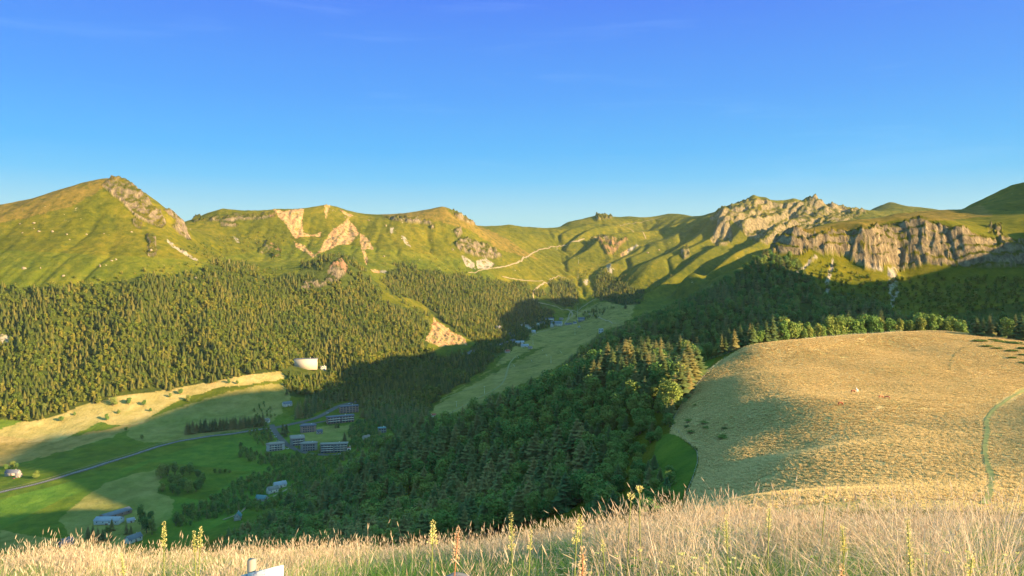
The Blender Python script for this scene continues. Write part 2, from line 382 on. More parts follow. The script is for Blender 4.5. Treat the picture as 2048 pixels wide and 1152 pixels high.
Z['brown'] = [
 ([(0,405),(90,385),(150,368),(200,380),(150,410),(60,435),(0,445),(-400,460),(-400,400)],2000,2450),
 ([(1575,475),(1590,463),(1700,440),(1770,430),(1870,418),(1960,410),(1990,432),(1880,442),(1800,440),(1740,452),(1690,466),(1640,469)],1255,2000),
 ([(0,872),(110,880),(250,850),(300,840),(210,875),(120,905),(0,935),(-300,990),(-300,880)],1150,1520),
 ([(150,365),(200,355),(240,358),(200,380)],2200,2500),([(760,425),(885,408),(900,425),(1000,470),(1080,520),(1000,500),(940,460),(860,438),(770,435)],3000,3700),
]
Z['lush'] = [
 ([(-400,1050),(0,1000),(250,935),(430,880),(560,865),(600,890),(560,950),(340,925),(300,925),(215,965),(120,1000),(0,1060),(-400,1150)],850,1450),
 ([(300,1060),(320,990),(410,1000),(480,950),(620,930),(620,960),(460,1040),(350,1090)],850,1200),
 ([(1315,870),(1345,865),(1392,905),(1396,930),(1360,1000),(1320,1040),(1290,1000)],170,420),([(1150,730),(1180,705),(1440,705),(1400,760),(1350,830),(1345,862),(1380,740)],330,620),
 ([(0,500),(420,520),(620,480),(780,500),(950,520),(1000,560),(760,560),(500,600),(0,590)],1700,3200),
]
FOREST = [  # polygon, near depth, far depth, share of spruces, spacing, tree height
 ([(-300,860),(-300,560),(0,575),(150,575),(250,560),(300,545),(340,560),(400,545),(430,520),(470,530),(500,535),(540,560),(570,545),(590,555),(605,530),(650,505),(670,500),(690,505),(720,540),(760,570),(765,600),(830,620),(860,650),(865,675),(850,700),(900,720),(860,745),(720,770),(640,775),(585,765),(560,742),(480,752),(400,768),(300,785),(240,792),(160,812),(120,830),(40,848),(0,865)],1470,2700,0.50,7.8,17),
 ([(770,545),(800,535),(850,540),(900,550),(960,560),(1000,562),(1060,570),(1065,600),(1110,635),(1100,650),(1050,655),(960,690),(900,660),(868,632),(840,600),(780,590)],2050,3100,0.6,8.4,17),
 ([(575,765),(640,745),(720,768),(860,745),(905,715),(985,690),(985,712),(975,735),(900,780),(865,800),(868,830),(840,835),(750,830),(700,800),(640,800),(580,792)],1550,2250,0.6,7.6,18),
 ([(985,650),(1050,650),(1060,680),(1030,690),(985,720),(960,740),(930,710)],1900,2650,0.5,9,13),
 ([(1070,590),(1110,562),(1145,562),(1158,585),(1150,610),(1130,615),(1100,605)],2850,3200,0.8,8,17),
 ([(1195,545),(1240,560),(1290,590),(1250,612),(1200,600),(1185,580)],2800,3250,0.7,9,17),
 ([(1120,760),(1180,690),(1230,665),(1300,632),(1400,590),(1480,555),(1540,508),(1600,520),(1620,560),(1650,580),(1740,590),(1780,615),(1800,640),(1900,630),(2060,600),(2200,640),(2200,780),(1100,800)],780,1262,0.5,8.0,16),
]
TRACK_PIX = None
def zone(name, X, Y, px, py, jit=None):
    m = np.zeros(X.shape, np.float32)
    for poly, d0, d1 in Z[name]:
        a = np.array(poly)
        bb = (Y > d0) & (Y < d1) & (px > a[:, 0].min() - 12) & (px < a[:, 0].max() + 12) & (py > a[:, 1].min() - 12) & (py < a[:, 1].max() + 12)
        i = np.nonzero(bb.ravel())[0]
        if len(i) == 0: continue
        qx, qy = px.ravel()[i], py.ravel()[i]
        if jit is not None:
            qx = qx + jit[0].ravel()[i]; qy = qy + jit[1].ravel()[i]
        hit = inpoly(qx, qy, poly)
        mf = m.ravel(); mf[i[hit]] = 1.0; m = mf.reshape(m.shape)
    return m

def land(x, y, want_zones=False):
    x = np.asarray(x, float); y = np.asarray(y, float)
    z0 = sample(x, y)
    r = np.hypot(x, y)
    px, py = proj(x, y, z0)
    front = y > 100
    jx = 4.0 * fbm(x, y, 28.0, 3, 71); jy = 4.0 * fbm(x, y, 28.0, 3, 72)
    sc = np.clip(1500.0 / np.maximum(y, 200), 0.5, 2)
    rock = zone('rock', x, y, px, py, (jx * sc, jy * sc * 0.6)) * front
    scree = zone('scree', x, y, px, py, (jx * 1.1 * sc, jy * 0.9 * sc)) * front
    z = z0.copy()
    far = sstep(1300, 1700, y)
    mid = sstep(150, 320, r) * (1 - far)
    z += far * 3.0 * fbm(x, y, 70.0, 4, 9) * sstep(-250, -180, z0)
    z += far * sstep(-240, -150, z0) * 1.7 * fbm(x, y, 24.0, 3, 19, 0.6)
    z += mid * 1.2 * fbm(x, y, 45.0, 3, 10)
    # rock: buttresses, gullies and ledges
    i = np.nonzero((rock + scree).ravel() > 0)[0]
    if len(i):
        xs, ys = x.ravel()[i], y.ravel()[i]
        rk = rock.ravel()[i]; sc_ = scree.ravel()[i]
        amp = np.where(ys > 3000, 1.5, 1.0)
        crest = (ys > 3140) & (px.ravel()[i] > 1410)
        cl = ys < 1500
        d = np.where(cl, rk * (20.0 * ridged(xs + 0.10 * ys + 26 * fbm(xs, ys, 70.0, 2, 27), ys * 0.35, 74.0, 5, 21, 0.62) - 5.0 + 3.0 * fbm(xs, ys, 8.0, 3, 23) + 3.2 * np.sin(z0.ravel()[i] / 2.3 + 3 * fbm(xs, ys, 50.0, 2, 28))), rk * amp * (14.0 * ridged(xs + 0.25 * ys, ys * 0.45, 40.0, 4, 21, 0.55) + 3.0 * fbm(xs, ys, 9.0, 3, 23)))
        d = np.where(crest, rk * (34.0 * ridged(xs * 0.68 - ys * 0.73, (xs * 0.73 + ys * 0.68) * 0.45, 62.0, 4, 61, 0.62) - 10.0), d)
        d += sc_ * (10.0 * ridged(xs, ys * 0.5, 30.0, 4, 25, 0.6) - 5.0)
        zf = z.ravel(); zf[i] += d; z = zf.reshape(z.shape)
    # the brow of the hill the picture is taken from
    zf = np.interp(y, [-40, -10, 0, 3, 5, 7, 9, 12, 16, 24, 48], [-2.2, -1.75, -1.7, -1.98, -2.38, -2.88, -3.46, -4.5, -6.2, -10.0, -22.5])
    zf = zf + np.interp(x, [-40, -14, -6, -3, -1, 0.5, 2.4, 8, 40], [-4.0, -1.0, -0.56, -0.48, -0.40, -0.28, -0.06, -0.06, 1.2]) * sstep(0.5, 8, r)
    zf += 0.12 * fbm(x, y, 3.0, 3, 3) * sstep(0.5, 3, r)
    w = sstep(16, 48, r)
    z = zf * (1 - w) + z * w
    if not want_zones:
        return z
    orange = zone('orange', x, y, px, py)
    dry = zone('dry', x, y, px, py, (jx * 1.5, jy)) * (y > 0)
    brown = zone('brown', x, y, px, py, (jx * 2, jy)) * front
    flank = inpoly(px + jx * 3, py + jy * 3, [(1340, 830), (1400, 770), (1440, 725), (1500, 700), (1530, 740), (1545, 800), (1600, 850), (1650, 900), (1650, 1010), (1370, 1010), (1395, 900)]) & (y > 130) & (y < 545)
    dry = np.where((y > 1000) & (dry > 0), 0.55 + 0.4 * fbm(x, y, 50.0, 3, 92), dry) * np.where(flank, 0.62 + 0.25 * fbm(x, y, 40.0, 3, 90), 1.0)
    straw = zone('straw', x, y, px, py, (jx * 1.8, jy * 1.2)) * front
    dry = np.maximum(dry, straw * (np.where(y > 1500, 0.27, 0.25) + 0.16 * fbm(x, y, 60.0, 3, 88)))
    lush = zone('lush', x, y, px, py, (jx * 0.3, jy * 0.3)) * front
    lush = lush * np.where(y > 1600, 0.14, np.where(y < 700, 0.6, 0.85)) * (0.75 + 0.4 * fbm(x, y, 150.0, 3, 89))
    lush = np.maximum(lush, (y > 800) * (1 - 0.7 * sstep(1450, 1600, y)) * (y < 3100) * (1 - sstep(-262, -225, z0 - np.maximum(y - 1500, 0) * 0.075)) * 0.42 * (1 + 0.5 * fbm(x, y, 90.0, 3, 94)))
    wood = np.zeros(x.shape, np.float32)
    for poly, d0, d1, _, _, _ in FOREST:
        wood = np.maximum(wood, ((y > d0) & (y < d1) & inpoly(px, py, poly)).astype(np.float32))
    rock = rock * np.where(y > 3140, 0.72, np.where(y < 1500, 0.92, 1.0))
    return z, dict(rock=rock, scree=scree, orange=orange, dry=dry, brown=brown, lush=lush, wood=wood)

# ------------------------------------------------------------------ materials
def newmat(name):
    m = bpy.data.materials.new(name); m.use_nodes = True
    nt = m.node_tree
    b = nt.nodes["Principled BSDF"]
    return m, nt.nodes, nt.links, b
def ramp_node(nodes, stops, interp='LINEAR'):
    r = nodes.new("ShaderNodeValToRGB"); r.color_ramp.interpolation = interp
    e = r.color_ramp.elements
    while len(e) < len(stops): e.new(0.5)
    for k, (p, c) in enumerate(stops):
        e[k].position = p; e[k].color = (c[0], c[1], c[2], 1)
    return r
def noise_node(nodes, links, scale, detail=4, rough=0.55, vec=None, dist=0.0):
    n_ = nodes.new("ShaderNodeTexNoise")
    n_.inputs["Scale"].default_value = scale; n_.inputs["Detail"].default_value = detail
    n_.inputs["Roughness"].default_value = rough; n_.inputs["Distortion"].default_value = dist
    if vec is not None: links.new(vec, n_.inputs["Vector"])
    return n_
def mix_node(nodes, links, fac, a, b, mode='MIX'):
    m = nodes.new("ShaderNodeMix"); m.data_type = 'RGBA'; m.blend_type = mode
    for idx, v in ((0, fac), (6, a), (7, b)):
        if isinstance(v, (int, float)): m.inputs[idx].default_value = v
        elif isinstance(v, tuple): m.inputs[idx].default_value = (v[0], v[1], v[2], 1)
        else: links.new(v, m.inputs[idx])
    return m.outputs[2]
def math_node(nodes, links, op, a, b=None, c=None, clamp=False):
    m = nodes.new("ShaderNodeMath"); m.operation = op; m.use_clamp = clamp
    for idx, v in enumerate((a, b, c)):
        if v is None: continue
        if isinstance(v, (int, float)): m.inputs[idx].default_value = v
        else: links.new(v, m.inputs[idx])
    return m.outputs[0]
def plain(name, col, rough=0.8, var=0.12, scale=1.5, metallic=0.0):
    m, N, L, b = newmat(name)
    tc = N.new("ShaderNodeTexCoord")
    nz = noise_node(N, L, scale, 5, 0.6, tc.outputs["Object"])
    r = ramp_node(N, [(0.3, tuple(c * (1 - var) for c in col)), (0.7, tuple(min(1, c * (1 + var)) for c in col))])
    L.new(nz.outputs[0], r.inputs[0]); L.new(r.outputs[0], b.inputs["Base Color"])
    b.inputs["Roughness"].default_value = rough; b.inputs["Metallic"].default_value = metallic
    b.inputs["Specular IOR Level"].default_value = 0.3
    return m

def ground_material():
    m, N, L, b = newmat("ground")
    g = N.new("ShaderNodeNewGeometry"); pos = g.outputs["Position"]
    a1 = N.new("ShaderNodeAttribute"); a1.attribute_name = "zones"
    a2 = N.new("ShaderNodeAttribute"); a2.attribute_name = "zones2"
    s1 = N.new("ShaderNodeSeparateColor"); L.new(a1.outputs["Color"], s1.inputs[0])
    s2 = N.new("ShaderNodeSeparateColor"); L.new(a2.outputs["Color"], s2.inputs[0])
    nl = noise_node(N, L, 0.006, 5, 0.6, pos)
    nm = noise_node(N, L, 0.05, 6, 0.65, pos)
    nf = noise_node(N, L, 0.8, 4, 0.7, pos)
    sxyz = N.new("ShaderNodeSeparateXYZ"); L.new(g.outputs["Normal"], sxyz.inputs[0])
    # grass
    gr = ramp_node(N, [(0.34, (0.036, 0.052, 0.004)), (0.5, (0.092, 0.095, 0.006)), (0.66, (0.178, 0.144, 0.012))])
    mixn = math_node(N, L, 'ADD', math_node(N, L, 'MULTIPLY', nl.outputs[0], 0.5), math_node(N, L, 'MULTIPLY', nm.outputs[0], 0.5))
    L.new(mixn, gr.inputs[0])
    col = gr.outputs[0]
    lush = ramp_node(N, [(0.3, (0.050, 0.150, 0.020)), (0.7, (0.115, 0.235, 0.030))]); L.new(nm.outputs[0], lush.inputs[0])
    col = mix_node(N, L, s2.outputs[0], col, lush.outputs[0])
    br = ramp_node(N, [(0.35, (0.10, 0.085, 0.015)), (0.55, (0.185, 0.125, 0.026)), (0.75, (0.26, 0.165, 0.040))]); L.new(nm.outputs[0], br.inputs[0])
    col = mix_node(N, L, math_node(N, L, 'MULTIPLY', s2.outputs[1], 0.8), col, br.outputs[0])
    dr = ramp_node(N, [(0.30, (0.31, 0.215, 0.075)), (0.5, (0.57, 0.395, 0.155)), (0.72, (0.76, 0.555, 0.29))])
    mixd = math_node(N, L, 'ADD', math_node(N, L, 'MULTIPLY', nf.outputs[0], 0.45), math_node(N, L, 'MULTIPLY', nm.outputs[0], 0.55))
    L.new(mixd, dr.inputs[0])
    col = mix_node(N, L, s1.outputs[1], col, dr.outputs[0])
    olive = ramp_node(N, [(0.42, (0, 0, 0)), (0.62, (1, 1, 1))]); nol = noise_node(N, L, 0.022, 4, 0.6, pos); L.new(nol.outputs[0], olive.inputs[0])
    col = mix_node(N, L, math_node(N, L, 'MULTIPLY', math_node(N, L, 'MULTIPLY', olive.outputs[0], s1.outputs[1]), 0.55), col, (0.27, 0.25, 0.085))
    sy = N.new("ShaderNodeSeparateXYZ"); L.new(pos, sy.inputs[0])
    farm = N.new("ShaderNodeMapRange"); farm.inputs[1].default_value = 1700; farm.inputs[2].default_value = 2000; L.new(sy.outputs[1], farm.inputs[0])
    spn = noise_node(N, L, 0.055, 6, 0.75, pos); spr = N.new("ShaderNodeMapRange"); spr.inputs[1].default_value = 0.655; spr.inputs[2].default_value = 0.675; L.new(spn.outputs[0], spr.inputs[0])
    spm = noise_node(N, L, 0.004, 3, 0.6, pos); spr2 = N.new("ShaderNodeMapRange"); spr2.inputs[1].default_value = 0.46; spr2.inputs[2].default_value = 0.56; L.new(spm.outputs[0], spr2.inputs[0])
    spf = math_node(N, L, 'MULTIPLY', math_node(N, L, 'MULTIPLY', spr.outputs[0], spr2.outputs[0]), farm.outputs[0])
    col = mix_node(N, L, spf, col, (0.46, 0.38, 0.24))
    dkn = noise_node(N, L, 0.035, 6, 0.7, pos); dkr = N.new("ShaderNodeMapRange"); dkr.inputs[1].default_value = 0.56; dkr.inputs[2].default_value = 0.62; dkr.inputs[4].default_value = 0.6; L.new(dkn.outputs[0], dkr.inputs[0])
    col = mix_node(N, L, math_node(N, L, 'MULTIPLY', dkr.outputs[0], farm.outputs[0]), col, (0.040, 0.060, 0.010))
    # woodland floor
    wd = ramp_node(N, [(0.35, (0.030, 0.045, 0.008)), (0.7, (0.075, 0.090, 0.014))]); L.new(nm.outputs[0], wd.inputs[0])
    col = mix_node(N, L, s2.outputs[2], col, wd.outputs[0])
    # scree, pale or orange
    sc_a = ramp_node(N, [(0.3, (0.18, 0.15, 0.11)), (0.7, (0.38, 0.33, 0.26))]); L.new(nf.outputs[0], sc_a.inputs[0])
    sc_b = ramp_node(N, [(0.32, (0.15, 0.08, 0.035)), (0.46, (0.34, 0.20, 0.09)), (0.68, (0.54, 0.38, 0.21))]); L.new(nm.outputs[0], sc_b.inputs[0])
    scc = mix_node(N, L, a1.outputs["Alpha"], sc_a.outputs[0], sc_b.outputs[0])
    grn = N.new("ShaderNodeMapRange"); grn.inputs[1].default_value = 0.53; grn.inputs[2].default_value = 0.58; L.new(nm.outputs[0], grn.inputs[0])
    scf = math_node(N, L, 'MULTIPLY', s1.outputs[2], math_node(N, L, 'SUBTRACT', 1.0, math_node(N, L, 'MULTIPLY', grn.outputs[0], 0.8)))
    col = mix_node(N, L, scf, col, scc)
    # rock, with grass on its ledges
    rk = ramp_node(N, [(0.30, (0.075, 0.058, 0.040)), (0.5, (0.23, 0.180, 0.115)), (0.70, (0.46, 0.365, 0.225))])
    vr = N.new("ShaderNodeTexVoronoi"); vr.inputs["Scale"].default_value = 0.07; vr.feature = 'F1'
    mp = N.new("ShaderNodeMapping"); mp.inputs["Scale"].default_value = (1, 1, 0.35); L.new(pos, mp.inputs[0]); L.new(mp.outputs[0], vr.inputs["Vector"])
    nr = noise_node(N, L, 0.12, 7, 0.7, mp.outputs[0])
    L.new(nr.outputs[0], rk.inputs[0])
    rkc = mix_node(N, L, math_node(N, L, 'MULTIPLY', a1.outputs["Alpha"], 0.6), rk.outputs[0], (0.36, 0.17, 0.09))
    steep = N.new("ShaderNodeMapRange"); steep.inputs[1].default_value = 0.84; steep.inputs[2].default_value = 0.66
    L.new(math_node(N, L, 'ADD', sxyz.outputs[2], math_node(N, L, 'MULTIPLY', math_node(N, L, 'SUBTRACT', nr.outputs[0], 0.5), 0.9)), steep.inputs[0])
    rf = math_node(N, L, 'MULTIPLY', s1.outputs[0], steep.outputs[0])
    col = mix_node(N, L, rf, col, rkc)
    L.new(col, b.inputs["Base Color"])
    b.inputs["Roughness"].default_value = 1.0
    b.inputs["Specular IOR Level"].default_value = 0.05
    bump = N.new("ShaderNodeBump"); bump.inputs["Strength"].default_value = 1.0; bump.inputs["Distance"].default_value = 1.0
    hsum = math_node(N, L, 'ADD', math_node(N, L, 'MULTIPLY', nf.outputs[0], 0.9), math_node(N, L, 'MULTIPLY', math_node(N, L, 'MULTIPLY', nr.outputs[0], s1.outputs[0]), 14.0))
    hsum = math_node(N, L, 'ADD', hsum, math_node(N, L, 'MULTIPLY', nm.outputs[0], 4.0))
    L.new(hsum, bump.inputs["Height"]); L.new(bump.outputs[0], b.inputs["Normal"])
    return m

# ------------------------------------------------------------------ the land as one sheet: a fan grid, finer where the picture looks
def fast_mesh(name, verts, quads=None, tris=None, mats=(), smooth=False, mat_idx=None):
    me = bpy.data.meshes.new(name)
    verts = np.asarray(verts, np.float32).reshape(-1, 3)
    nq = 0 if quads is None else len(quads); nt_ = 0 if tris is None else len(tris)
    me.vertices.add(len(verts)); me.vertices.foreach_set("co", verts.ravel())
    loops = []
    if nq: loops.append(np.asarray(quads, np.int32).ravel())
    if nt_: loops.append(np.asarray(tris, np.int32).ravel())
    lp = np.concatenate(loops)
    me.loops.add(len(lp)); me.loops.foreach_set("vertex_index", lp)
    me.polygons.add(nq + nt_)
    st = np.r_[np.arange(nq) * 4, nq * 4 + np.arange(nt_) * 3].astype(np.int32)
    me.polygons.foreach_set("loop_start", st)
    if smooth: me.polygons.foreach_set("use_smooth", np.ones(nq + nt_, bool))
    if mat_idx is not None: me.polygons.foreach_set("material_index", np.asarray(mat_idx, np.int32))
    me.update(calc_edges=True)
    for mt in mats: me.materials.append(mt)
    return me
def link(name, me, parent=None, **props):
    o = bpy.data.objects.new(name, me)
    scene.collection.objects.link(o)
    if parent is not None: o.parent = parent
    for k, v in props.items(): o[k] = v
    return o

az_in = np.radians(np.linspace(-36.5, 36.5, 1060))
side_a = np.radians(36.5 + (180 - 36.5) * (np.linspace(0, 1, 90)[1:-1] ** 1.6))
az = np.concatenate([-side_a[::-1], az_in, side_a, [math.pi]])
rr = np.concatenate([np.geomspace(0.8, 30, 60), np.linspace(31, 250, 120), np.linspace(252, 700, 230), np.linspace(703, 1190, 160), np.linspace(1192, 1330, 92),
                     np.linspace(1334, 2600, 330), np.linspace(2606, 5000, 440), np.geomspace(5030, 30000, 36)])
AZ, RR = np.meshgrid(az, rr)
TX = np.sin(AZ) * RR; TY = np.cos(AZ) * RR
TZ, TZN = land(TX, TY, True)
TZ = TZ - np.where(RR > 6000, (RR - 6000) * 0.01, 0)
nr_, na_ = TX.shape
idx = np.arange(nr_ * na_).reshape(nr_, na_)
nxt = np.roll(idx, -1, 1)
quads = np.stack([idx[:-1], nxt[:-1], nxt[1:], idx[1:]], -1).reshape(-1, 4)[:, ::-1]
verts = np.stack([TX, TY, TZ], -1).reshape(-1, 3)
verts = np.vstack([verts, [[0, 0, TZ[0].mean()]]])
fan = np.stack([idx[0], np.full(na_, len(verts) - 1), nxt[0]], -1)
ter_me = fast_mesh("ground", verts, quads, fan[:, ::-1], [ground_material()], smooth=True)
def put_attr(me, name, ch, alpha):
    at = me.attributes.new(name, 'FLOAT_COLOR', 'POINT')
    n_ = len(me.vertices)
    d = np.zeros((n_, 4), np.float32)
    for k, c in enumerate(list(ch) + [alpha]):
        c = c.ravel(); d[:len(c), k] = c
    at.data.foreach_set("color", d.ravel())
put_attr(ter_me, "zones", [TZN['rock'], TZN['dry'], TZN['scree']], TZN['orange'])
put_attr(ter_me, "zones2", [TZN['lush'], TZN['brown'], TZN['wood']], np.ones_like(TZN['wood']))
ground = link("ground", ter_me, kind="structure")
ground["label"] = "grassy mountain land with valley floor, slopes, cliffs and rocky crest"

# ------------------------------------------------------------------ foliage materials
def leaf_mat(name, c0, c1, c2, rough=0.85, transl=0.25, scale=0.35):
    m, N, L, b = newmat(name)
    oi = N.new("ShaderNodeObjectInfo"); g = N.new("ShaderNodeNewGeometry")
    nz = noise_node(N, L, scale, 3, 0.6, g.outputs["Position"])
    big = noise_node(N, L, 0.008, 3, 0.6, g.outputs["Position"])
    f = math_node(N, L, 'ADD', math_node(N, L, 'MULTIPLY', oi.outputs["Random"], 0.5), math_node(N, L, 'MULTIPLY', nz.outputs[0], 0.25))
    f = math_node(N, L, 'ADD', f, math_node(N, L, 'MULTIPLY', math_node(N, L, 'SUBTRACT', big.outputs[0], 0.22), 0.7))
    r = ramp_node(N, [(0.15, c0), (0.5, c1), (0.9, c2)])
    L.new(f, r.inputs[0])
    b.inputs["Roughness"].default_value = rough
    b.inputs["Specular IOR Level"].default_value = 0.12
    L.new(r.outputs[0], b.inputs["Base Color"])
    if transl:
        t = N.new("ShaderNodeBsdfTranslucent"); L.new(r.outputs[0], t.inputs[0])
        mx = N.new("ShaderNodeMixShader"); mx.inputs[0].default_value = transl
        out = [q for q in N if q.type == 'OUTPUT_MATERIAL'][0]
        L.new(b.outputs[0], mx.inputs[1]); L.new(t.outputs[0], mx.inputs[2]); L.new(mx.outputs[0], out.inputs[0])
    return m
M_SPRUCE = leaf_mat("spruce_needles", (0.050, 0.110, 0.042), (0.120, 0.160, 0.050), (0.290, 0.230, 0.080))
M_BROAD = leaf_mat("broad_leaves", (0.060, 0.155, 0.042), (0.125, 0.220, 0.050), (0.250, 0.270, 0.060))
M_SPRUCE_F = leaf_mat("far_spruce_needles", (0.045, 0.075, 0.018), (0.090, 0.112, 0.022), (0.190, 0.165, 0.038), scale=0.1)
M_BROAD_F = leaf_mat("far_broad_leaves", (0.065, 0.115, 0.018), (0.125, 0.165, 0.022), (0.240, 0.215, 0.034), scale=0.1)
M_BARK = plain("bark", (0.11, 0.085, 0.065), 0.95, 0.3, 4.0)
M_DEAD = plain("dead_wood", (0.34, 0.30, 0.25), 0.9, 0.2, 3.0)

# ------------------------------------------------------------------ tree shapes, one metre tall, scaled when placed
def trunk_geo(rng, h=1.0, r0=0.018, sides=6, bend=0.01, levels=4, limbs=0):
    v, q = [], []
    ang = rng.uniform(0, 6.28)
    for k in range(levels + 1):
        t = k / levels
        r = r0 * (1 - t) ** 0.8 + 0.002
        cx, cy = math.cos(ang) * bend * t * t, math.sin(ang) * bend * t * t
        for s in range(sides):
            a = 6.28318 * s / sides
            v.append((cx + r * math.cos(a), cy + r * math.sin(a), -0.04 + t * h))
    for k in range(levels):
        for s in range(sides):
            s2 = (s + 1) % sides
            q.append((k * sides + s, k * sides + s2, (k + 1) * sides + s2, (k + 1) * sides + s))
    for _ in range(limbs):
        b0 = len(v); z0 = rng.uniform(0.25, 0.5) * h; a = rng.uniform(0, 6.28); ln = rng.uniform(0.18, 0.32)
        d = np.array([math.cos(a) * 0.75, math.sin(a) * 0.75, 0.75]); n1 = np.array([-math.sin(a), math.cos(a), 0]); n2 = np.array([0, 0, 1.0])
        for t, r in ((0, r0 * 0.5), (0.5, r0 * 0.33), (1, r0 * 0.1)):
            p = np.array([0, 0, z0]) + d * ln * t
            for s in range(4):
                aa = 1.5708 * s
                v.append(tuple(p + r * (n1 * math.cos(aa) + n2 * math.sin(aa))))
        for k in range(2):
            for s in range(4):
                s2 = (s + 1) % 4
                q.append((b0 + k * 4 + s, b0 + k * 4 + s2, b0 + (k + 1) * 4 + s2, b0 + (k + 1) * 4 + s))
    return v, q
def conifer_crown(rng, whorls=20, per=8, width=0.2, start=0.08, ragged=0.35, spray=True):
    """drooping branch sprays in whorls round the trunk"""
    v, t = [], []
    for w in range(whorls):
        f = w / (whorls - 1)
        z = start + (1 - start) * (f ** 0.92)
        R = width * (1 - f) ** 0.78 * (0.8 + 0.2 * math.sin(w * 2.1)) + 0.006
        npb = max(4, int(per * (1 - 0.45 * f)))
        a0 = rng.uniform(0, 6.28)
        for k in range(npb):
            a = a0 + 6.28318 * k / npb + rng.uniform(-0.25, 0.25)
            ln = R * rng.uniform(1 - ragged, 1 + ragged * 0.5)
            droop = ln * rng.uniform(0.15, 0.55) * (1 - 0.6 * f)
            wd = ln * rng.uniform(0.26, 0.40)
            ca, sa = math.cos(a), math.sin(a)
            def P(r, s, dz): return (ca * r - sa * s, sa * r + ca * s, z + dz)
            b0 = len(v)
            tip = rng.uniform(-0.15, 0.25) * ln
            hump = 0.10 * ln
            v += [P(0, 0, hump * 1.3), P(ln * 0.45, wd, -droop * 0.75), P(ln * 0.45, -wd, -droop * 0.75), P(ln * 0.55, 0, hump - droop * 0.3), P(ln, 0, -droop + tip),
                  P(ln * 0.82, wd * 0.75, -droop * 1.05), P(ln * 0.82, -wd * 0.75, -droop * 1.05), P(ln * 0.15, wd * 0.6, -droop * 0.25), P(ln * 0.15, -wd * 0.6, -droop * 0.25)]
            t += [(b0, b0 + 3, b0 + 7), (b0 + 7, b0 + 3, b0 + 1), (b0, b0 + 8, b0 + 3), (b0 + 8, b0 + 2, b0 + 3), (b0 + 3, b0 + 5, b0 + 1), (b0 + 3, b0 + 2, b0 + 6), (b0 + 3, b0 + 4, b0 + 5), (b0 + 3, b0 + 6, b0 + 4)]
    return v, t
def far_conifer(rng, tiers=7, pts=9, width=0.19):
    v, t = [], []
    for k in range(tiers):
        f = k / tiers
        zb = 0.08 + 0.80 * f; zt = min(1.0, zb + 0.30 * (1 - 0.4 * f)); R = width * (1 - f) ** 0.85 * rng.uniform(0.85, 1.1)
        if k == tiers - 1: zt = 1.0
        b0 = len(v); v.append((rng.uniform(-.01, .01), rng.uniform(-.01, .01), zt))
        a0 = rng.uniform(0, 6)
        for s in range(pts * 2):
            r = R * (rng.uniform(0.8, 1.2) if s % 2 == 0 else rng.uniform(0.45, 0.6))
            a = a0 + 3.14159 * s / pts
            v.append((r * math.cos(a), r * math.sin(a), zb + (0.0 if s % 2 == 0 else 0.05) + rng.uniform(-.015, .015)))
        for s in range(pts * 2):
            t.append((b0, b0 + 1 + s, b0 + 1 + (s + 1) % (pts * 2)))
    return v, t
def leaf_crown(rng, n=700, lobes=9, cz=0.60, rx=0.30, rz=0.36, leaf=0.040):
    """leaf clumps spread over uneven lobes"""
    v, q = [], []
    L_ = []
    for k in range(lobes):
        a = rng.uniform(0, 6.28); rad = rng.uniform(0.15, 0.75) * rx; zz = cz + rng.uniform(-0.75, 0.8) * rz
        s = rng.uniform(0.30, 0.55)
        tt = abs(zz - cz) / rz
        rad *= (1 - 0.45 * tt)
        L_.append((math.cos(a) * rad, math.sin(a) * rad, zz, rx * s * 1.1, rz * s))
    L_.append((0, 0, cz, rx * 0.6, rz * 0.75))
    wts = [l[3] ** 2 for l in L_]
    for k in range(n):
        cx, cy, cz_, ax, az_ = rng.choices(L_, wts)[0]
        a = rng.uniform(0, 6.28); u = rng.uniform(-0.8, 1); s = math.sqrt(max(0, 1 - u * u)); rr_ = rng.uniform(0.72, 1.06)
        nx, ny, nz = s * math.cos(a), s * math.sin(a), u
        p = np.array((cx + nx * ax * rr_, cy + ny * ax * rr_, cz_ + nz * az_ * rr_))
        if p[2] < 0.07: continue
        nrm = np.array((nx + rng.uniform(-.7, .7), ny + rng.uniform(-.7, .7), nz + rng.uniform(-.5, .9)))
        nrm /= np.linalg.norm(nrm) + 1e-6
        t1 = np.cross(nrm, (rng.uniform(-1, 1), rng.uniform(-1, 1), rng.uniform(-1, 1))); t1 /= np.linalg.norm(t1) + 1e-6
        t2 = np.cross(nrm, t1)
        e = leaf * rng.uniform(0.6, 1.4)
        b0 = len(v)
        v += [tuple(p + e * t1), tuple(p + e * 0.6 * t2 + nrm * e * 0.25), tuple(p - e * t1), tuple(p - e * 0.7 * t2 - nrm * e * 0.15)]
        q.append((b0, b0 + 1, b0 + 2, b0 + 3))
    return v, q
def gmesh(name, v, faces, mat):
    qd = [f for f in faces if len(f) == 4]; tr = [f for f in faces if len(f) == 3]
    return fast_mesh(name, v, qd or None, tr or None, [mat])
def merged(name, parts):
    """several (verts, faces, material) in one mesh"""
    vv, qd, tr, qm, tm, mats = [], [], [], [], [], []
    for v, fs, m in parts:
        if m not in mats: mats.append(m)
        k = mats.index(m); b0 = len(vv); vv += list(v)
        for f in fs:
            if len(f) == 4: qd.append(tuple(i + b0 for i in f)); qm.append(k)
            else: tr.append(tuple(i + b0 for i in f)); tm.append(k)
    return fast_mesh(name, vv, qd or None, tr or None, mats, mat_idx=qm + tm)

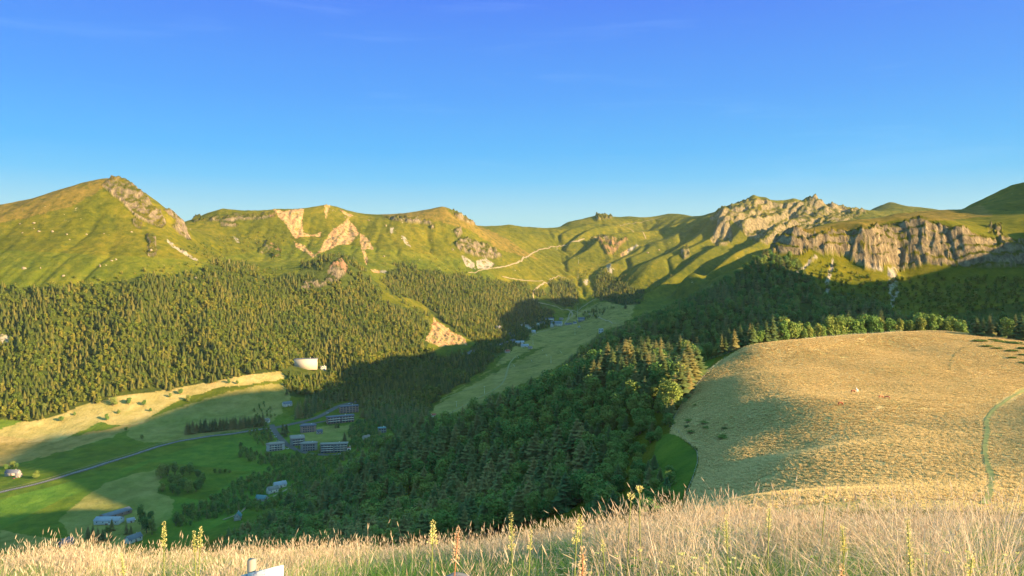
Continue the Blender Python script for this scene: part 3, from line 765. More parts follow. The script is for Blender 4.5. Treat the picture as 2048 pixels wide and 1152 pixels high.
rng = random.Random(7)
SPR = []      # near spruces: (trunk mesh, crown mesh)
for k in range(6):
    tv, tf = trunk_geo(rng, 0.97, 0.016)
    cv, cf = conifer_crown(rng, rng.choice((20, 24, 28)), rng.choice((9, 11)), rng.uniform(0.17, 0.25), rng.uniform(0.05, 0.16), rng.uniform(0.3, 0.5))
    SPR.append((gmesh("spruce_trunk", tv, tf, M_BARK), gmesh("spruce_crown", cv, cf, M_SPRUCE)))
BRO = []
for k in range(6):
    tv, tf = trunk_geo(rng, 0.72, 0.022, limbs=5, bend=0.03)
    cv, cf = leaf_crown(rng, 1150, rng.choice((9, 12, 14)), rng.uniform(0.54, 0.60), rng.uniform(0.24, 0.36), rng.uniform(0.36, 0.42), 0.032)
    BRO.append((gmesh("broadleaf_trunk", tv, tf, M_BARK), gmesh("broadleaf_crown", cv, cf, M_BROAD)))
def proto(name, me):
    o = bpy.data.objects.new(name, me)
    return o
PN = []   # medium detail, both materials in one mesh: spruces then broadleaf trees
for k in range(4):
    v1, f1 = trunk_geo(rng, 0.9, 0.014, 4, levels=1)
    v2, f2 = conifer_crown(rng, 15, 8, rng.uniform(0.17, 0.24), 0.08, 0.4)
    PN.append(proto("spruce_kind", merged("spruce_kind", [(v1, f1, M_BARK), (v2, f2, M_SPRUCE)])))
for k in range(4):
    v1, f1 = trunk_geo(rng, 0.6, 0.018, 4, levels=1)
    v2, f2 = leaf_crown(rng, 420, 10, 0.55, rng.uniform(0.26, 0.36), 0.42, 0.048)
    PN.append(proto("broadleaf_kind", merged("broadleaf_kind", [(v1, f1, M_BARK), (v2, f2, M_BROAD)])))
PF = []   # far
for k in range(4):
    v2, f2 = far_conifer(rng, 7, 8, rng.uniform(0.16, 0.23))
    PF.append(proto("far_spruce_kind", merged("far_spruce_kind", [(v2, f2, M_SPRUCE_F)])))
for k in range(3):
    v2, f2 = leaf_crown(rng, 130, 7, 0.50, rng.uniform(0.30, 0.40), 0.44, 0.085)
    PF.append(proto("far_broadleaf_kind", merged("far_broadleaf_kind", [(v2, f2, M_BROAD_F)])))

def scatter(name, pts, rot, scl, kind_idx, protos, **props):
    """ONE object of stuff: a point cloud of plants drawn by geometry nodes"""
    me = bpy.data.meshes.new(name)
    me.vertices.add(len(pts)); me.vertices.foreach_set("co", np.asarray(pts, np.float32).ravel())
    for nm, tp, d in (("rot", 'FLOAT', rot), ("vk", 'INT', kind_idx)):
        at = me.attributes.new(nm, tp, 'POINT'); at.data.foreach_set("value", np.asarray(d, np.float32 if tp == 'FLOAT' else np.int32))
    at = me.attributes.new("scl", 'FLOAT_VECTOR', 'POINT'); at.data.foreach_set("vector", np.asarray(scl, np.float32).ravel())
    o = link(name, me, **props)
    ng = bpy.data.node_groups.new(name + "_nodes", 'GeometryNodeTree')
    ng.interface.new_socket("Geometry", in_out='INPUT', socket_type='NodeSocketGeometry')
    ng.interface.new_socket("Geometry", in_out='OUTPUT', socket_type='NodeSocketGeometry')
    N, L = ng.nodes, ng.links
    gi = N.new("NodeGroupInput"); go = N.new("NodeGroupOutput")
    iop = N.new("GeometryNodeInstanceOnPoints")
    jn = N.new("GeometryNodeJoinGeometry")
    for p in reversed(protos):
        oi = N.new("GeometryNodeObjectInfo"); oi.inputs["Object"].default_value = p; oi.inputs["As Instance"].default_value = True
        L.new(oi.outputs["Geometry"], jn.inputs[0])
    L.new(gi.outputs[0], iop.inputs["Points"]); L.new(jn.outputs[0], iop.inputs["Instance"])
    iop.inputs["Pick Instance"].default_value = True
    def attr(nm, tp):
        a = N.new("GeometryNodeInputNamedAttribute"); a.data_type = tp; a.inputs["Name"].default_value = nm
        return [s for s in a.outputs if s.enabled and s.name == "Attribute"][0]
    L.new(attr("vk", 'INT'), iop.inputs["Instance Index"])
    cx = N.new("ShaderNodeCombineXYZ"); L.new(attr("rot", 'FLOAT'), cx.inputs[2])
    L.new(cx.outputs[0], iop.inputs["Rotation"])
    L.new(attr("scl", 'FLOAT_VECTOR'), iop.inputs["Scale"])
    L.new(iop.outputs[0], go.inputs[0])
    md = o.modifiers.new("scatter", 'NODES'); md.node_group = ng
    return o

# ------------------------------------------------------------------ forests
nrs = np.random.RandomState(11)
def jitter_pts(poly, d0, d1, spacing, rag=0.0):
    a = np.array(poly, float)
    x0, _, _ = unproj(a[:, 0].min(), 700, d0); x1, _, _ = unproj(a[:, 0].min(), 700, d1)
    x2, _, _ = unproj(a[:, 0].max(), 700, d0); x3, _, _ = unproj(a[:, 0].max(), 700, d1)
    X, Y = np.meshgrid(np.arange(min(x0, x1), max(x2, x3), spacing), np.arange(d0, d1, spacing))
    X = (X + nrs.uniform(-.48, .48, X.shape) * spacing).ravel(); Y = (Y + nrs.uniform(-.48, .48, Y.shape) * spacing).ravel()
    px, py = proj(X, Y, sample(X, Y))
    k = (np.abs(px - 1024) < 1330) & inpoly(px + 5 * vnoise(X / 20, Y / 20, 3) + rag * fbm(X, Y, 90.0, 2, 6), py + 5 * vnoise(X / 20, Y / 20, 4) + 0.6 * rag * fbm(X, Y, 70.0, 2, 7), poly) & (Y > d0) & (Y < d1)
    return X[k], Y[k]
LABELS_F = ["conifer and broadleaf forest covering the lower slope of the long mountain across the valley",
            "dark forest on the slope above the ski resort buildings", "forest running down to the valley floor beneath the white hillside building",
            "woodland around the road at the upper end of the valley", "dark wood between the looping track and the ski runs", "dark wood below the shaded ski slope at the valley head",
            "steep dark forest under the pale cliffs beyond the pasture"]
print("forest start")
for fi, (poly, d0, d1, share, spc, hh) in enumerate(FOREST):
    X, Y = jitter_pts(poly, d0, d1, spc, 26.0)
    Zt, zz = land(X, Y, True)
    clump = fbm(X, Y, 120.0, 3, 31 + fi)
    pxg, pyg = proj(X, Y, Zt)
    k = ~((pxg > 575) & (pxg < 660) & (pyg > 732) & (pyg < 755)) & (zz['rock'] + zz['scree'] < 0.5) & (nrs.rand(len(X)) < 0.88 + 0.35 * fbm(X, Y, 26.0, 2, 47))
    if fi == 6:   # glades under the cliff
        px, py = proj(X, Y, Zt)
        k &= ~((px > 1600) & (clump + 0.25 * sstep(1600, 1800, px) - 0.3 * sstep(600, 660, py) > 0.12))
    if fi == 0:
        px, py = proj(X, Y, Zt)
        k &= ~((py < 620) & (clump + 0.6 * fbm(X, Y, 30.0, 2, 44) > 0.02 + 0.55 * sstep(540, 620, py)))
        k &= fbm(X, Y, 55.0, 3, 48) > -0.52
    X, Y, Zt, clump = X[k], Y[k], Zt[k], clump[k]
    spruce = nrs.rand(len(X)) < np.clip(share - clump * 0.9, 0.05, 0.95)
    h = hh * (0.45 + 0.8 * nrs.rand(len(X)) ** 0.8) * (1 + 0.25 * fbm(X, Y, 60.0, 2, 49)) * np.where(spruce, 1.0, 0.78)
    w = h * np.where(spruce, nrs.uniform(1.25, 1.75, len(X)), nrs.uniform(0.95, 1.4, len(X)))
    near = fi == 6
    P4 = PN if near else PF
    ns = 4
    kk = np.where(spruce, nrs.randint(0, ns, len(X)), ns + nrs.randint(0, len(P4) - ns, len(X)))
    scatter("forest", np.c_[X, Y, Zt - 0.2], nrs.uniform(0, 6.28, len(X)), np.c_[w, w, h], kk, P4, kind="stuff", label=LABELS_F[fi])
    print("forest", fi, len(X))

# the wooded hill below the pasture: the trees that show largest become things of their own
NEARPOLY = [(360,1400),(440,1100),(560,1036),(650,982),(750,918),(850,872),(950,842),(1050,804),(1150,762),(1185,745),(1240,728),(1300,726),(1392,732),(1402,752),(1378,790),(1348,830),(1332,872),(1300,898),(1312,935),(1352,955),(1332,1020),(1290,1060),(1280,1400)]
X, Y = jitter_pts(NEARPOLY, 170, 740, 7.2)
_q = proj(X, Y, sample(X, Y))[0]
_k = (Y > 350) | ((_q > 1180) & (Y > 262)) | (_q > 1275)
X, Y = X[_k], Y[_k]
Zt = land(X, Y)
px, py = proj(X, Y, Zt)
low = sstep(1130, 1290, px) * sstep(800, 880, py)         # bushes towards the pasture edge
h = 19.5 * (1 - 0.1 * sstep(940, 1000, py)) * nrs.uniform(0.6, 1.12, len(X)) * (1 - 0.62 * low)
spruce = (nrs.rand(len(X)) < np.clip(0.48 - 1.1 * fbm(X, Y, 60.0, 2, 55) + 0.25 * sstep(820, 700, py), 0.12, 0.9) * (1 - 0.75 * low))
h = np.where(spruce, h * 1.08, h * 0.85)
w = h * np.where(spruce, nrs.uniform(1.3, 1.9, len(X)), nrs.uniform(1.0, 1.35, len(X)) * (1 + 0.45 * low))
trees = [dict(x=X[i], y=Y[i], z=Zt[i], h=h[i], w=w[i], s=bool(spruce[i]), place='wood') for i in range(len(X))]
# trees along the fence on the far rim of the pasture
def rim(px_, Y_, hpx, s, wf=1.0, place='rim'):
    if place == 'rim' and px_ < 1940: Y_ = float(np.interp(px_, [1380, 1440, 1500, 1560, 1650, 1750, 1880, 1940], [500, 486, 486, 504, 524, 536, 534, 520])) + 8 + (Y_ % 7) * 2.0
    x_, _, _ = unproj(px_, 680, Y_)
    z_ = float(land(np.array([x_]), np.array([Y_]))[0])
    rimy = float(np.interp(px_, [1380, 1440, 1500, 1560, 1650, 1750, 1880, 1950, 2048], [742, 722, 692, 682, 675, 668, 663, 669, 680]))
    hh_ = max(4.0, float(unproj(px_, rimy - hpx, Y_)[2]) - z_)
    wf = wf * min(1.0, hpx * 1.25 * Y_ / F / hh_ + 0.25)
    trees.append(dict(x=float(x_), y=Y_, z=z_, h=hh_, w=hh_ * wf, s=s, place=place))
r2 = random.Random(5)
for (a, b, n_, s, h0, h1, Y0) in ((1385, 1440, 5, False, 34, 46, 520), (1436, 1475, 4, True, 46, 58, 500), (1478, 1560, 7, True, 44, 60, 540), (1500, 1560, 4, False, 32, 40, 545), (1560, 1605, 5, False, 40, 50, 545), (1606, 1660, 7, False, 28, 38, 560),
                                 (1636, 1652, 1, True, 44, 50, 565), (1662, 1700, 6, False, 30, 40, 565), (1680, 1780, 3, True, 46, 58, 570), (1700, 1770, 10, False, 28, 38, 572), (1770, 1835, 9, False, 24, 34, 575), (1835, 1925, 13, False, 28, 38, 575), (1600, 1930, 14, False, 22, 32, 600)):
    for k in range(n_):
        rim(a + (b - a) * (k + 0.5) / n_ + r2.uniform(-4, 4), Y0 + r2.uniform(-8, 12), r2.uniform(h0, h1), s, r2.uniform(1.1, 1.5) if s else r2.uniform(0.95, 1.25))
for (pxx, Yy, hp, s, wf) in ((1953, 500, 38, True, 1.7), (1966, 505, 36, True, 1.7), (1980, 498, 46, True, 1.5), (1993, 503, 32, True, 1.8), (2016, 490, 40, False, 1.2), (2030, 505, 52, True, 1.5), (2042, 495, 58, True, 1.5), (2052, 485, 56, True, 1.5), (2064, 500, 60, True, 1.5), (2006, 520, 36, True, 1.4)):
    rim(pxx, Yy, hp, s, wf)
# how much of each shows: paint them front to back into a small picture
def visible_pixels(trs):
    Wd, Hd = 1024, 576
    occ = np.zeros((Hd, Wd), bool)
    yy = np.arange(Hd)
    fg = np.interp(np.arange(Wd) * 2, [0, 500, 1000, 1300, 2048], [1085, 1065, 1030, 985, 975]) / 2
    occ[yy[:, None] > fg[None, :]] = True
    ts = np.linspace(0.12, 0.985, 60)
    order = sorted(range(len(trs)), key=lambda i: trs[i]['y'])
    xs = np.array([t['x'] for t in trs]); ys = np.array([t['y'] for t in trs]); zt = np.array([t['z'] + 0.75 * t['h'] for t in trs])
    clear = np.ones(len(trs), bool)
    for t in ts:
        gz = sample(xs * t, ys * t)
        clear &= (gz < zt * t) | (ys * t < 60)
    for i in order:
        t = trs[i]
        x0, yt = proj(t['x'], t['y'], t['z'] + t['h']); _, yb = proj(t['x'], t['y'], t['z'])
        hw = (0.17 if t['s'] else 0.30) * t['w'] * F / t['y'] / 2
        x0 /= 2; yt /= 2; yb /= 2
        cnt = 0
        if clear[i]:
            for row in range(max(0, int(yt)), min(Hd, int(yb) + 1)):
                f = (row - yt) / max(1, yb - yt)
                ww = hw * (f * 1.05 if t['s'] else math.sqrt(max(0, 1 - (2 * f - 1) ** 2)))
                a, b = int(round(x0 - ww)), int(round(x0 + ww)) + 1
                if b <= 0 or a >= Wd: continue
                seg = occ[row, max(0, a):b]
                cnt += int((~seg).sum()); seg[:] = True
        t['vis'] = cnt; t['px'] = 2 * x0; t['py'] = yt + yb; t['top'] = 2 * yt
visible_pixels(trees)
def pick(cond, n_):
    c = [i for i, t in enumerate(trees) if cond(t) and t['vis'] > 2]
    return sorted(c, key=lambda i: -trees[i]['vis'])[:n_]
chosen = set(pick(lambda t: t['s'], 300)) | set(pick(lambda t: not t['s'], 300))
rest = [t for i, t in enumerate(trees) if i not in chosen]
print("near trees", len(trees), "chosen", len(chosen))
if rest:
    kk = [r2.randrange(4) if t['s'] else 4 + r2.randrange(4) for t in rest]
    scatter("forest", [(t['x'], t['y'], t['z'] - 0.2) for t in rest], [r2.uniform(0, 6.28) for _ in rest], [(t['w'], t['w'], t['h']) for t in rest], kk, PN,
            kind="stuff", label="mass of trees filling in the wooded hill between the pasture and the valley")
UN = "zero one two three four five six seven eight nine ten eleven twelve thirteen fourteen fifteen sixteen seventeen eighteen nineteen".split()
TN = "x x twenty thirty forty fifty sixty seventy eighty ninety".split()
def spell(n_):
    n_ = int(n_)
    return UN[n_] if n_ < 20 else TN[n_ // 10] + ("-" + UN[n_ % 10] if n_ % 10 else "")
def say(x):
    x = min(99.9, max(0.0, round(x, 1))); return spell(x) + ("" if round(x * 10) % 10 == 0 else "-point-" + UN[round(x * 10) % 10])
def place_tree(i, t):
    lib = SPR if t['s'] else BRO
    tm, cm = lib[r2.randrange(len(lib))]
    nm = "spruce_tree" if t['s'] else "broadleaf_tree"
    root = bpy.data.objects.new(nm, None); scene.collection.objects.link(root)
    root.location = (t['x'], t['y'], t['z'] - 0.2); root.rotation_euler = (r2.uniform(-.03, .03), r2.uniform(-.03, .03), r2.uniform(0, 6.28))
    root.scale = (t['w'], t['w'], t['h']); root.empty_display_size = 0.1
    link("trunk", tm, root); link("crown", cm, root)
    xp, yp = t['px'] / 20.48, t['py'] / 11.52
    kind = "spruce" if t['s'] else "broadleaf tree"
    size = "tall" if t['h'] > (17 if t['s'] else 14) else ("small" if t['h'] < 10 else "middling")
    if t['place'] == 'rim':
        root["label"] = "%s %s behind the pasture fence, %s percent across the photo" % (size, kind, say(xp))
        root["group"] = "trees behind the pasture fence"
    else:
        root["label"] = "%s %s in the near wood, %s percent across, %s down" % (size, kind, say(xp), say(yp))
        root["group"] = "spruces of the near wood" if t['s'] else "broadleaf trees of the near wood"
    if root["label"] in USED: root["label"] = root["label"].replace("near wood", "near wood's lower layer").replace("behind the pasture fence", "farther back behind the pasture fence")
    USED.add(root["label"])
    root["category"] = "spruce" if t['s'] else "broadleaf tree"
USED = set()
for i in sorted(chosen): place_tree(i, trees[i])

# ------------------------------------------------------------------ ground points seen at photograph pixels
def ground_at(px, py, d0=100.0, d1=4600.0):
    px = np.atleast_1d(np.asarray(px, float)); py = np.atleast_1d(np.asarray(py, float))
    Ys = np.concatenate([np.arange(d0, 1500, 4.0), np.arange(1500, d1, 8.0)])
    X, Y, Zr = unproj(px[:, None], py[:, None], Ys[None, :])
    G = sample(X, np.broadcast_to(Y, X.shape))
    hit = G > Zr
    k = np.where(hit.any(1), hit.argmax(1), len(Ys) - 1)
    r = np.arange(len(px)); k0 = np.maximum(k - 1, 0)
    a = (Zr - G)[r, k0]; b = (Zr - G)[r, k]
    t = np.clip(a / np.where(np.abs(a - b) < 1e-6, 1e-6, a - b), 0, 1)
    yy = Ys[k0] * (1 - t) + Ys[k] * t
    xx = X[r, k0] * (1 - t) + X[r, k] * t
    return xx, yy, land(xx, yy)
def on_ground(px, py):
    x, y, z = ground_at([px], [py]); return float(x[0]), float(y[0]), float(z[0])

def resample(P, step):
    P = np.array(P, float)
    # smooth the corners
    for _ in range(2):
        Q = [P[0]]
        for a, b in zip(P[:-1], P[1:]): Q += [a * 0.75 + b * 0.25, a * 0.25 + b * 0.75]
        Q.append(P[-1]); P = np.array(Q)
    d = np.r_[0, np.cumsum(np.hypot(*np.diff(P, axis=0).T))]
    s = np.arange(0, d[-1], step)
    return np.c_[np.interp(s, d, P[:, 0]), np.interp(s, d, P[:, 1])]
def ribbon(name, pix, width, mat, lift=0.45, step=5.0, ragged=0.0, label=None, cross=3, kind="structure", world_pts=None):
    if world_pts is None:
        x, y, _ = ground_at([p[0] for p in pix], [p[1] for p in pix])
        world_pts = np.c_[x, y]
    C = resample(world_pts, step)
    T = np.gradient(C, axis=0); T /= np.linalg.norm(T, axis=1)[:, None] + 1e-9
    Nn = np.c_[-T[:, 1], T[:, 0]]
    w = width * (1 + ragged * fbm(C[:, 0], C[:, 1], 12.0, 2, 77))
    us = np.linspace(-0.5, 0.5, cross)
    VX = C[:, 0, None] + Nn[:, 0, None] * us * w[:, None]; VY = C[:, 1, None] + Nn[:, 1, None] * us * w[:, None]
    VZ = land(VX, VY) + lift
    n_ = len(C); ii = np.arange(n_ * cross).reshape(n_, cross)
    q = np.stack([ii[:-1, :-1], ii[:-1, 1:], ii[1:, 1:], ii[1:, :-1]], -1).reshape(-1, 4)
    me = fast_mesh(name, np.stack([VX, VY, VZ], -1).reshape(-1, 3), q, None, [mat], smooth=True)
    o = link(name, me, kind=kind)
    if label: o["label"] = label
    return o, C

M_ASPH = plain("asphalt", (0.085, 0.080, 0.080), 0.9, 0.15, 0.2)
M_DIRT = plain("pale_dirt", (0.25, 0.195, 0.12), 1.0, 0.2, 0.15)
M_DIRT2 = plain("grey_gravel", (0.27, 0.25, 0.22), 1.0, 0.2, 0.2)
M_MARK = plain("road_paint", (0.62, 0.62, 0.60), 0.7, 0.1, 1.0)
M_PATHG = plain("worn_grass", (0.20, 0.185, 0.075), 1.0, 0.2, 0.3)
M_PATHS = plain("sunken_path_grass", (0.12, 0.12, 0.035), 1.0, 0.25, 0.3)
M_PATHD = plain("bright_grass", (0.27, 0.26, 0.075), 1.0, 0.25, 0.3)

ROAD = [(-90, 1010), (0, 987), (100, 962), (180, 937), (243, 917), (312, 894), (364, 881), (410, 874), (461, 868), (500, 862), (546, 857)]
ribbon("road", ROAD, 10.5, M_ASPH, 0.6, label="grey valley road curving past the green field")
for off in (0.0,):
    ribbon("road_marking", ROAD, 0.6, M_MARK, 0.75, label="pale line along the valley road", cross=2)
ribbon("road_verge", [(p[0], p[1] - 5) for p in ROAD], 2.2, M_PATHG, 0.5, ragged=0.5, label="pale worn verge above the valley road", cross=2)
ribbon("road", [(546, 857), (586, 848), (618, 841), (639, 834), (660, 822), (678, 812), (708, 805), (740, 797)], 11, M_ASPH, 0.6, label="grey road climbing behind the brown apartment blocks")
ribbon("road", [(543, 850), (550, 864), (562, 879), (578, 893), (597, 902), (625, 909), (667, 911), (696, 903)], 10, M_ASPH, 0.65, label="village street between the apartment blocks")
ribbon("road", [(596, 846), (620, 848), (640, 845), (655, 842)], 7, M_ASPH, 0.6, label="short side street beside the brown apartment blocks")
ribbon("road", [(925, 712), (940, 706), (963, 698), (987, 691), (1010, 685), (1040, 676)], 12, M_ASPH, 0.6, label="grey road among the trees at the upper end of the valley")
ribbon("car_park", [(1010, 661), (1018, 667), (1029, 675)], 26, M_ASPH, 0.7, cross=5, label="dark car park among the trees below the resort")
ribbon("car_park", [(1047, 655), (1065, 650), (1086, 650)], 38, M_DIRT2, 0.7, cross=7, label="grey gravel car park beside the resort")
TR = [([(1127, 650), (1134, 642), (1146, 630), (1143, 623), (1124, 617), (1095, 609), (1069, 603), (1065, 590), (1068, 581), (1079, 573), (1095, 566)], 11, "pale dirt track winding down from the slopes to the resort"),
      ([(1095, 566), (1066, 563), (1045, 560), (1003, 552)], 7, "pale track along the top of the forest"),
      ([(1097, 566), (1105, 554), (1122, 553), (1147, 562)], 6, "short pale track on the grassy shoulder"),
      ([(990, 536), (1032, 528), (1042, 523), (1048, 514), (1071, 502), (1097, 497), (1118, 489), (1149, 485), (1170, 477)], 11, "pale track climbing across the high grass bowl"),
      ([(990, 536), (960, 541), (935, 545)], 6, "end of the pale track above the dark forest"),
      ([(1134, 641), (1141, 621), (1160, 619), (1193, 597)], 8, "pale track rising to the dark ravine"),
      ([(1141, 620), (1175, 621), (1177, 627), (1205, 637), (1232, 647)], 9, "pale track crossing the meadow to the ski slope"),
      ([(1127, 650), (1110, 655), (1085, 662), (1063, 672)], 6, "pale track round the resort meadow"),
      ([(1240, 450), (1262, 458), (1290, 472), (1292, 478)], 7, "pale track on the far shoulder"),
      ([(1240, 452), (1255, 445), (1300, 440), (1330, 432)], 5, "pale track below the rounded summit"),
      ([(826, 838), (832, 828), (829, 815), (824, 803)], 16, "pale bare strip beside the tall spruces"),
      ([(500, 1003), (487, 1022), (470, 1032), (440, 1042)], 6, "pale lane by the small gabled house"),
      ([(600, 962), (575, 978), (552, 992), (520, 1000)], 6, "pale lane by the two white houses")]
for pix, w_, lb in TR:
    ribbon("track", pix, w_ * 0.55, M_DIRT, 0.6, ragged=0.5, label=lb)
ribbon("path", [(880, 838), (903, 825), (934, 808), (969, 790), (1000, 773), (1011, 757), (1014, 742), (1018, 728), (1032, 712)], 4.5, M_PATHG, 0.45, ragged=0.6, label="faint worn path up the ski meadow")
ribbon("path", [(880, 800), (905, 790), (940, 777), (965, 768)], 3.0, M_PATHG, 0.45, ragged=0.6, label="thin worn path on the ski meadow")
ribbon("path", [(2075, 770), (2040, 785), (1995, 810), (1972, 838), (1976, 862), (1970, 890), (1972, 915), (1985, 955), (1982, 985), (1970, 1010)], 1.3, M_PATHD, 0.12, 2.0, 0.5, label="green trodden path winding across the golden pasture")
ribbon("path", [(1936, 690), (1912, 704), (1899, 722), (1900, 740)], 1.0, M_PATHS, 0.12, 2.0, 0.6, label="short green sunken path near the pasture rim")

# ------------------------------------------------------------------ buildings
def box(v, f, x0, x1, y0, y1, z0, z1):
    b = len(v)
    v += [(x0, y0, z0), (x1, y0, z0), (x1, y1, z0), (x0, y1, z0), (x0, y0, z1), (x1, y0, z1), (x1, y1, z1), (x0, y1, z1)]
    f += [(b, b + 3, b + 2, b + 1), (b + 4, b + 5, b + 6, b + 7), (b, b + 1, b + 5, b + 4), (b + 1, b + 2, b + 6, b + 5), (b + 2, b + 3, b + 7, b + 6), (b + 3, b, b + 4, b + 7)]
def boxes(name, lst, mat, parent=None, **p):
    v, f = [], []
    for b_ in lst: box(v, f, *b_)
    return link(name, gmesh(name, v, f, mat), parent, **p)
M_GLASS, _N, _L, _b = newmat("window_glass"); _b.inputs["Base Color"].default_value = (0.05, 0.06, 0.08, 1); _b.inputs["Roughness"].default_value = 0.15
WALLS = dict(white=plain("white_render", (0.60, 0.54, 0.45), 0.85, 0.08, 0.3), cream=plain("cream_render", (0.44, 0.39, 0.31), 0.85, 0.06, 0.3), brown=plain("brown_cladding", (0.26, 0.16, 0.12), 0.85, 0.2, 0.5),
             grey=plain("grey_render", (0.33, 0.31, 0.28), 0.85, 0.12, 0.4), stone=plain("stone_wall", (0.36, 0.33, 0.29), 0.9, 0.25, 0.8), slate=plain("slate_cladding", (0.19, 0.175, 0.16), 0.8, 0.15, 0.4), paleblue=plain("pale_blue_panel", (0.44, 0.46, 0.43), 0.7, 0.08, 0.4))
ROOFS = dict(grey=plain("grey_roof", (0.22, 0.20, 0.185), 0.8, 0.12, 0.4), blue=plain("blue_grey_roof", (0.15, 0.165, 0.20), 0.6, 0.12, 0.4), brown=plain("brown_grey_roof", (0.24, 0.20, 0.18), 0.85, 0.12, 0.4),
             teal=plain("teal_roof", (0.10, 0.22, 0.24), 0.7, 0.12, 0.4), dark=plain("dark_slate_roof", (0.10, 0.11, 0.15), 0.7, 0.15, 0.4), lightblue=plain("pale_metal_roof", (0.30, 0.32, 0.38), 0.6, 0.1, 0.4), red=plain("red_roof", (0.35, 0.10, 0.07), 0.8, 0.1, 0.4))
BAL = WALLS['white']
def building_root(name, px, py, rot, label, cat, group=None):
    x, y, z = on_ground(px, py)
    o = bpy.data.objects.new(name, None); scene.collection.objects.link(o)
    o.location = (x, y, z); o.rotation_euler = (0, 0, math.radians(rot) - math.atan2(x, y)); o.empty_display_size = 2
    o["label"] = label; o["category"] = cat
    if group: o["group"] = group
    return o
def block(px, py, w, d, h, rot, floors, bays, wall, roof, label, group=None, name="apartment_block", cat="apartment block", chamfer=0.0, balconies=True, base_white=True, windows=True):
    """flat-roofed block: front at local y=0 facing the camera, built on a plinth that runs into the slope"""
    r = building_root(name, px, py, rot, label, cat, group)
    c = chamfer
    pts = [(-w / 2 + c, 0), (w / 2 - c, 0), (w / 2, c), (w / 2, d - c), (w / 2 - c, d), (-w / 2 + c, d), (-w / 2, d - c), (-w / 2, c)] if c else [(-w / 2, 0), (w / 2, 0), (w / 2, d), (-w / 2, d)]
    def prism(pp, z0, z1, s=1.0, lift=None):
        n_ = len(pp); cy = d / 2
        v = [(x * s, cy + (y - cy) * s, z0) for x, y in pp] + [(x * s, cy + (y - cy) * s, z1) for x, y in pp]
        top = len(v)
        v += [(x * 0.72 * s, cy + (y - cy) * 0.6 * s, z1 + (lift or 0)) for x, y in pp] if lift else []
        f = [(i, (i + 1) % n_, n_ + (i + 1) % n_, n_ + i) for i in range(n_)]
        if lift:
            f += [(n_ + i, n_ + (i + 1) % n_, top + (i + 1) % n_, top + i) for i in range(n_)]
            capb = top
        else: capb = n_
        v.append((0, cy, z1 + (lift or 0))); k = len(v) - 1
        f += [(capb + i, capb + (i + 1) % n_, k) for i in range(n_)]
        v.append((0, cy, z0)); k = len(v) - 1
        f += [((i + 1) % n_, i, k) for i in range(n_)]
        return v, f
    v, f = prism(pts, -14.0, h); link("wall", gmesh("wall", v, f, WALLS[wall]), r)
    v, f = prism(pts, h, h + 0.6, 1.06, lift=1.4 if c else 0.25); rf = link("roof", gmesh("roof", v, f, ROOFS[roof]), r)
    boxes("chimney", [(w * 0.18, w * 0.18 + 1.2, d * 0.45, d * 0.45 + 1.2, h + 0.9, h + 3.0)], BAL, rf)
    fh = h / floors; ww = w - 2 * c
    for fl in range(floors):
        z0 = fl * fh + fh * 0.22
        for b_ in range(bays if windows else 0):
            x0 = -ww / 2 + ww * (b_ + 0.18) / bays; x1 = -ww / 2 + ww * (b_ + 0.82) / bays
            boxes("window", [(x0, x1, -0.12, 0.10, z0, z0 + fh * 0.55)], M_GLASS, r)
        if balconies and fl > 0:
            for s in (0, 1):
                if floors > 2 or s == 0 or True:
                    xa = -ww / 2 + (0.02 if s == 0 else 0.53) * ww; xb = -ww / 2 + (0.47 if s == 0 else 0.98) * ww
                    boxes("balcony", [(xa, xb, -1.3, -1.1, fl * fh - 0.1, fl * fh + fh * 0.34), (xa, xb, -1.1, 0.0, fl * fh - 0.1, fl * fh + 0.1)], BAL, r)
    for s in (-1, 1):
        boxes("side_window", [(min(s * w / 2 - 0.1, s * w / 2 + 0.1), max(s * w / 2 - 0.1, s * w / 2 + 0.1), d * 0.35, d * 0.65, h * 0.3, h * 0.75)], M_GLASS, r)
    return r
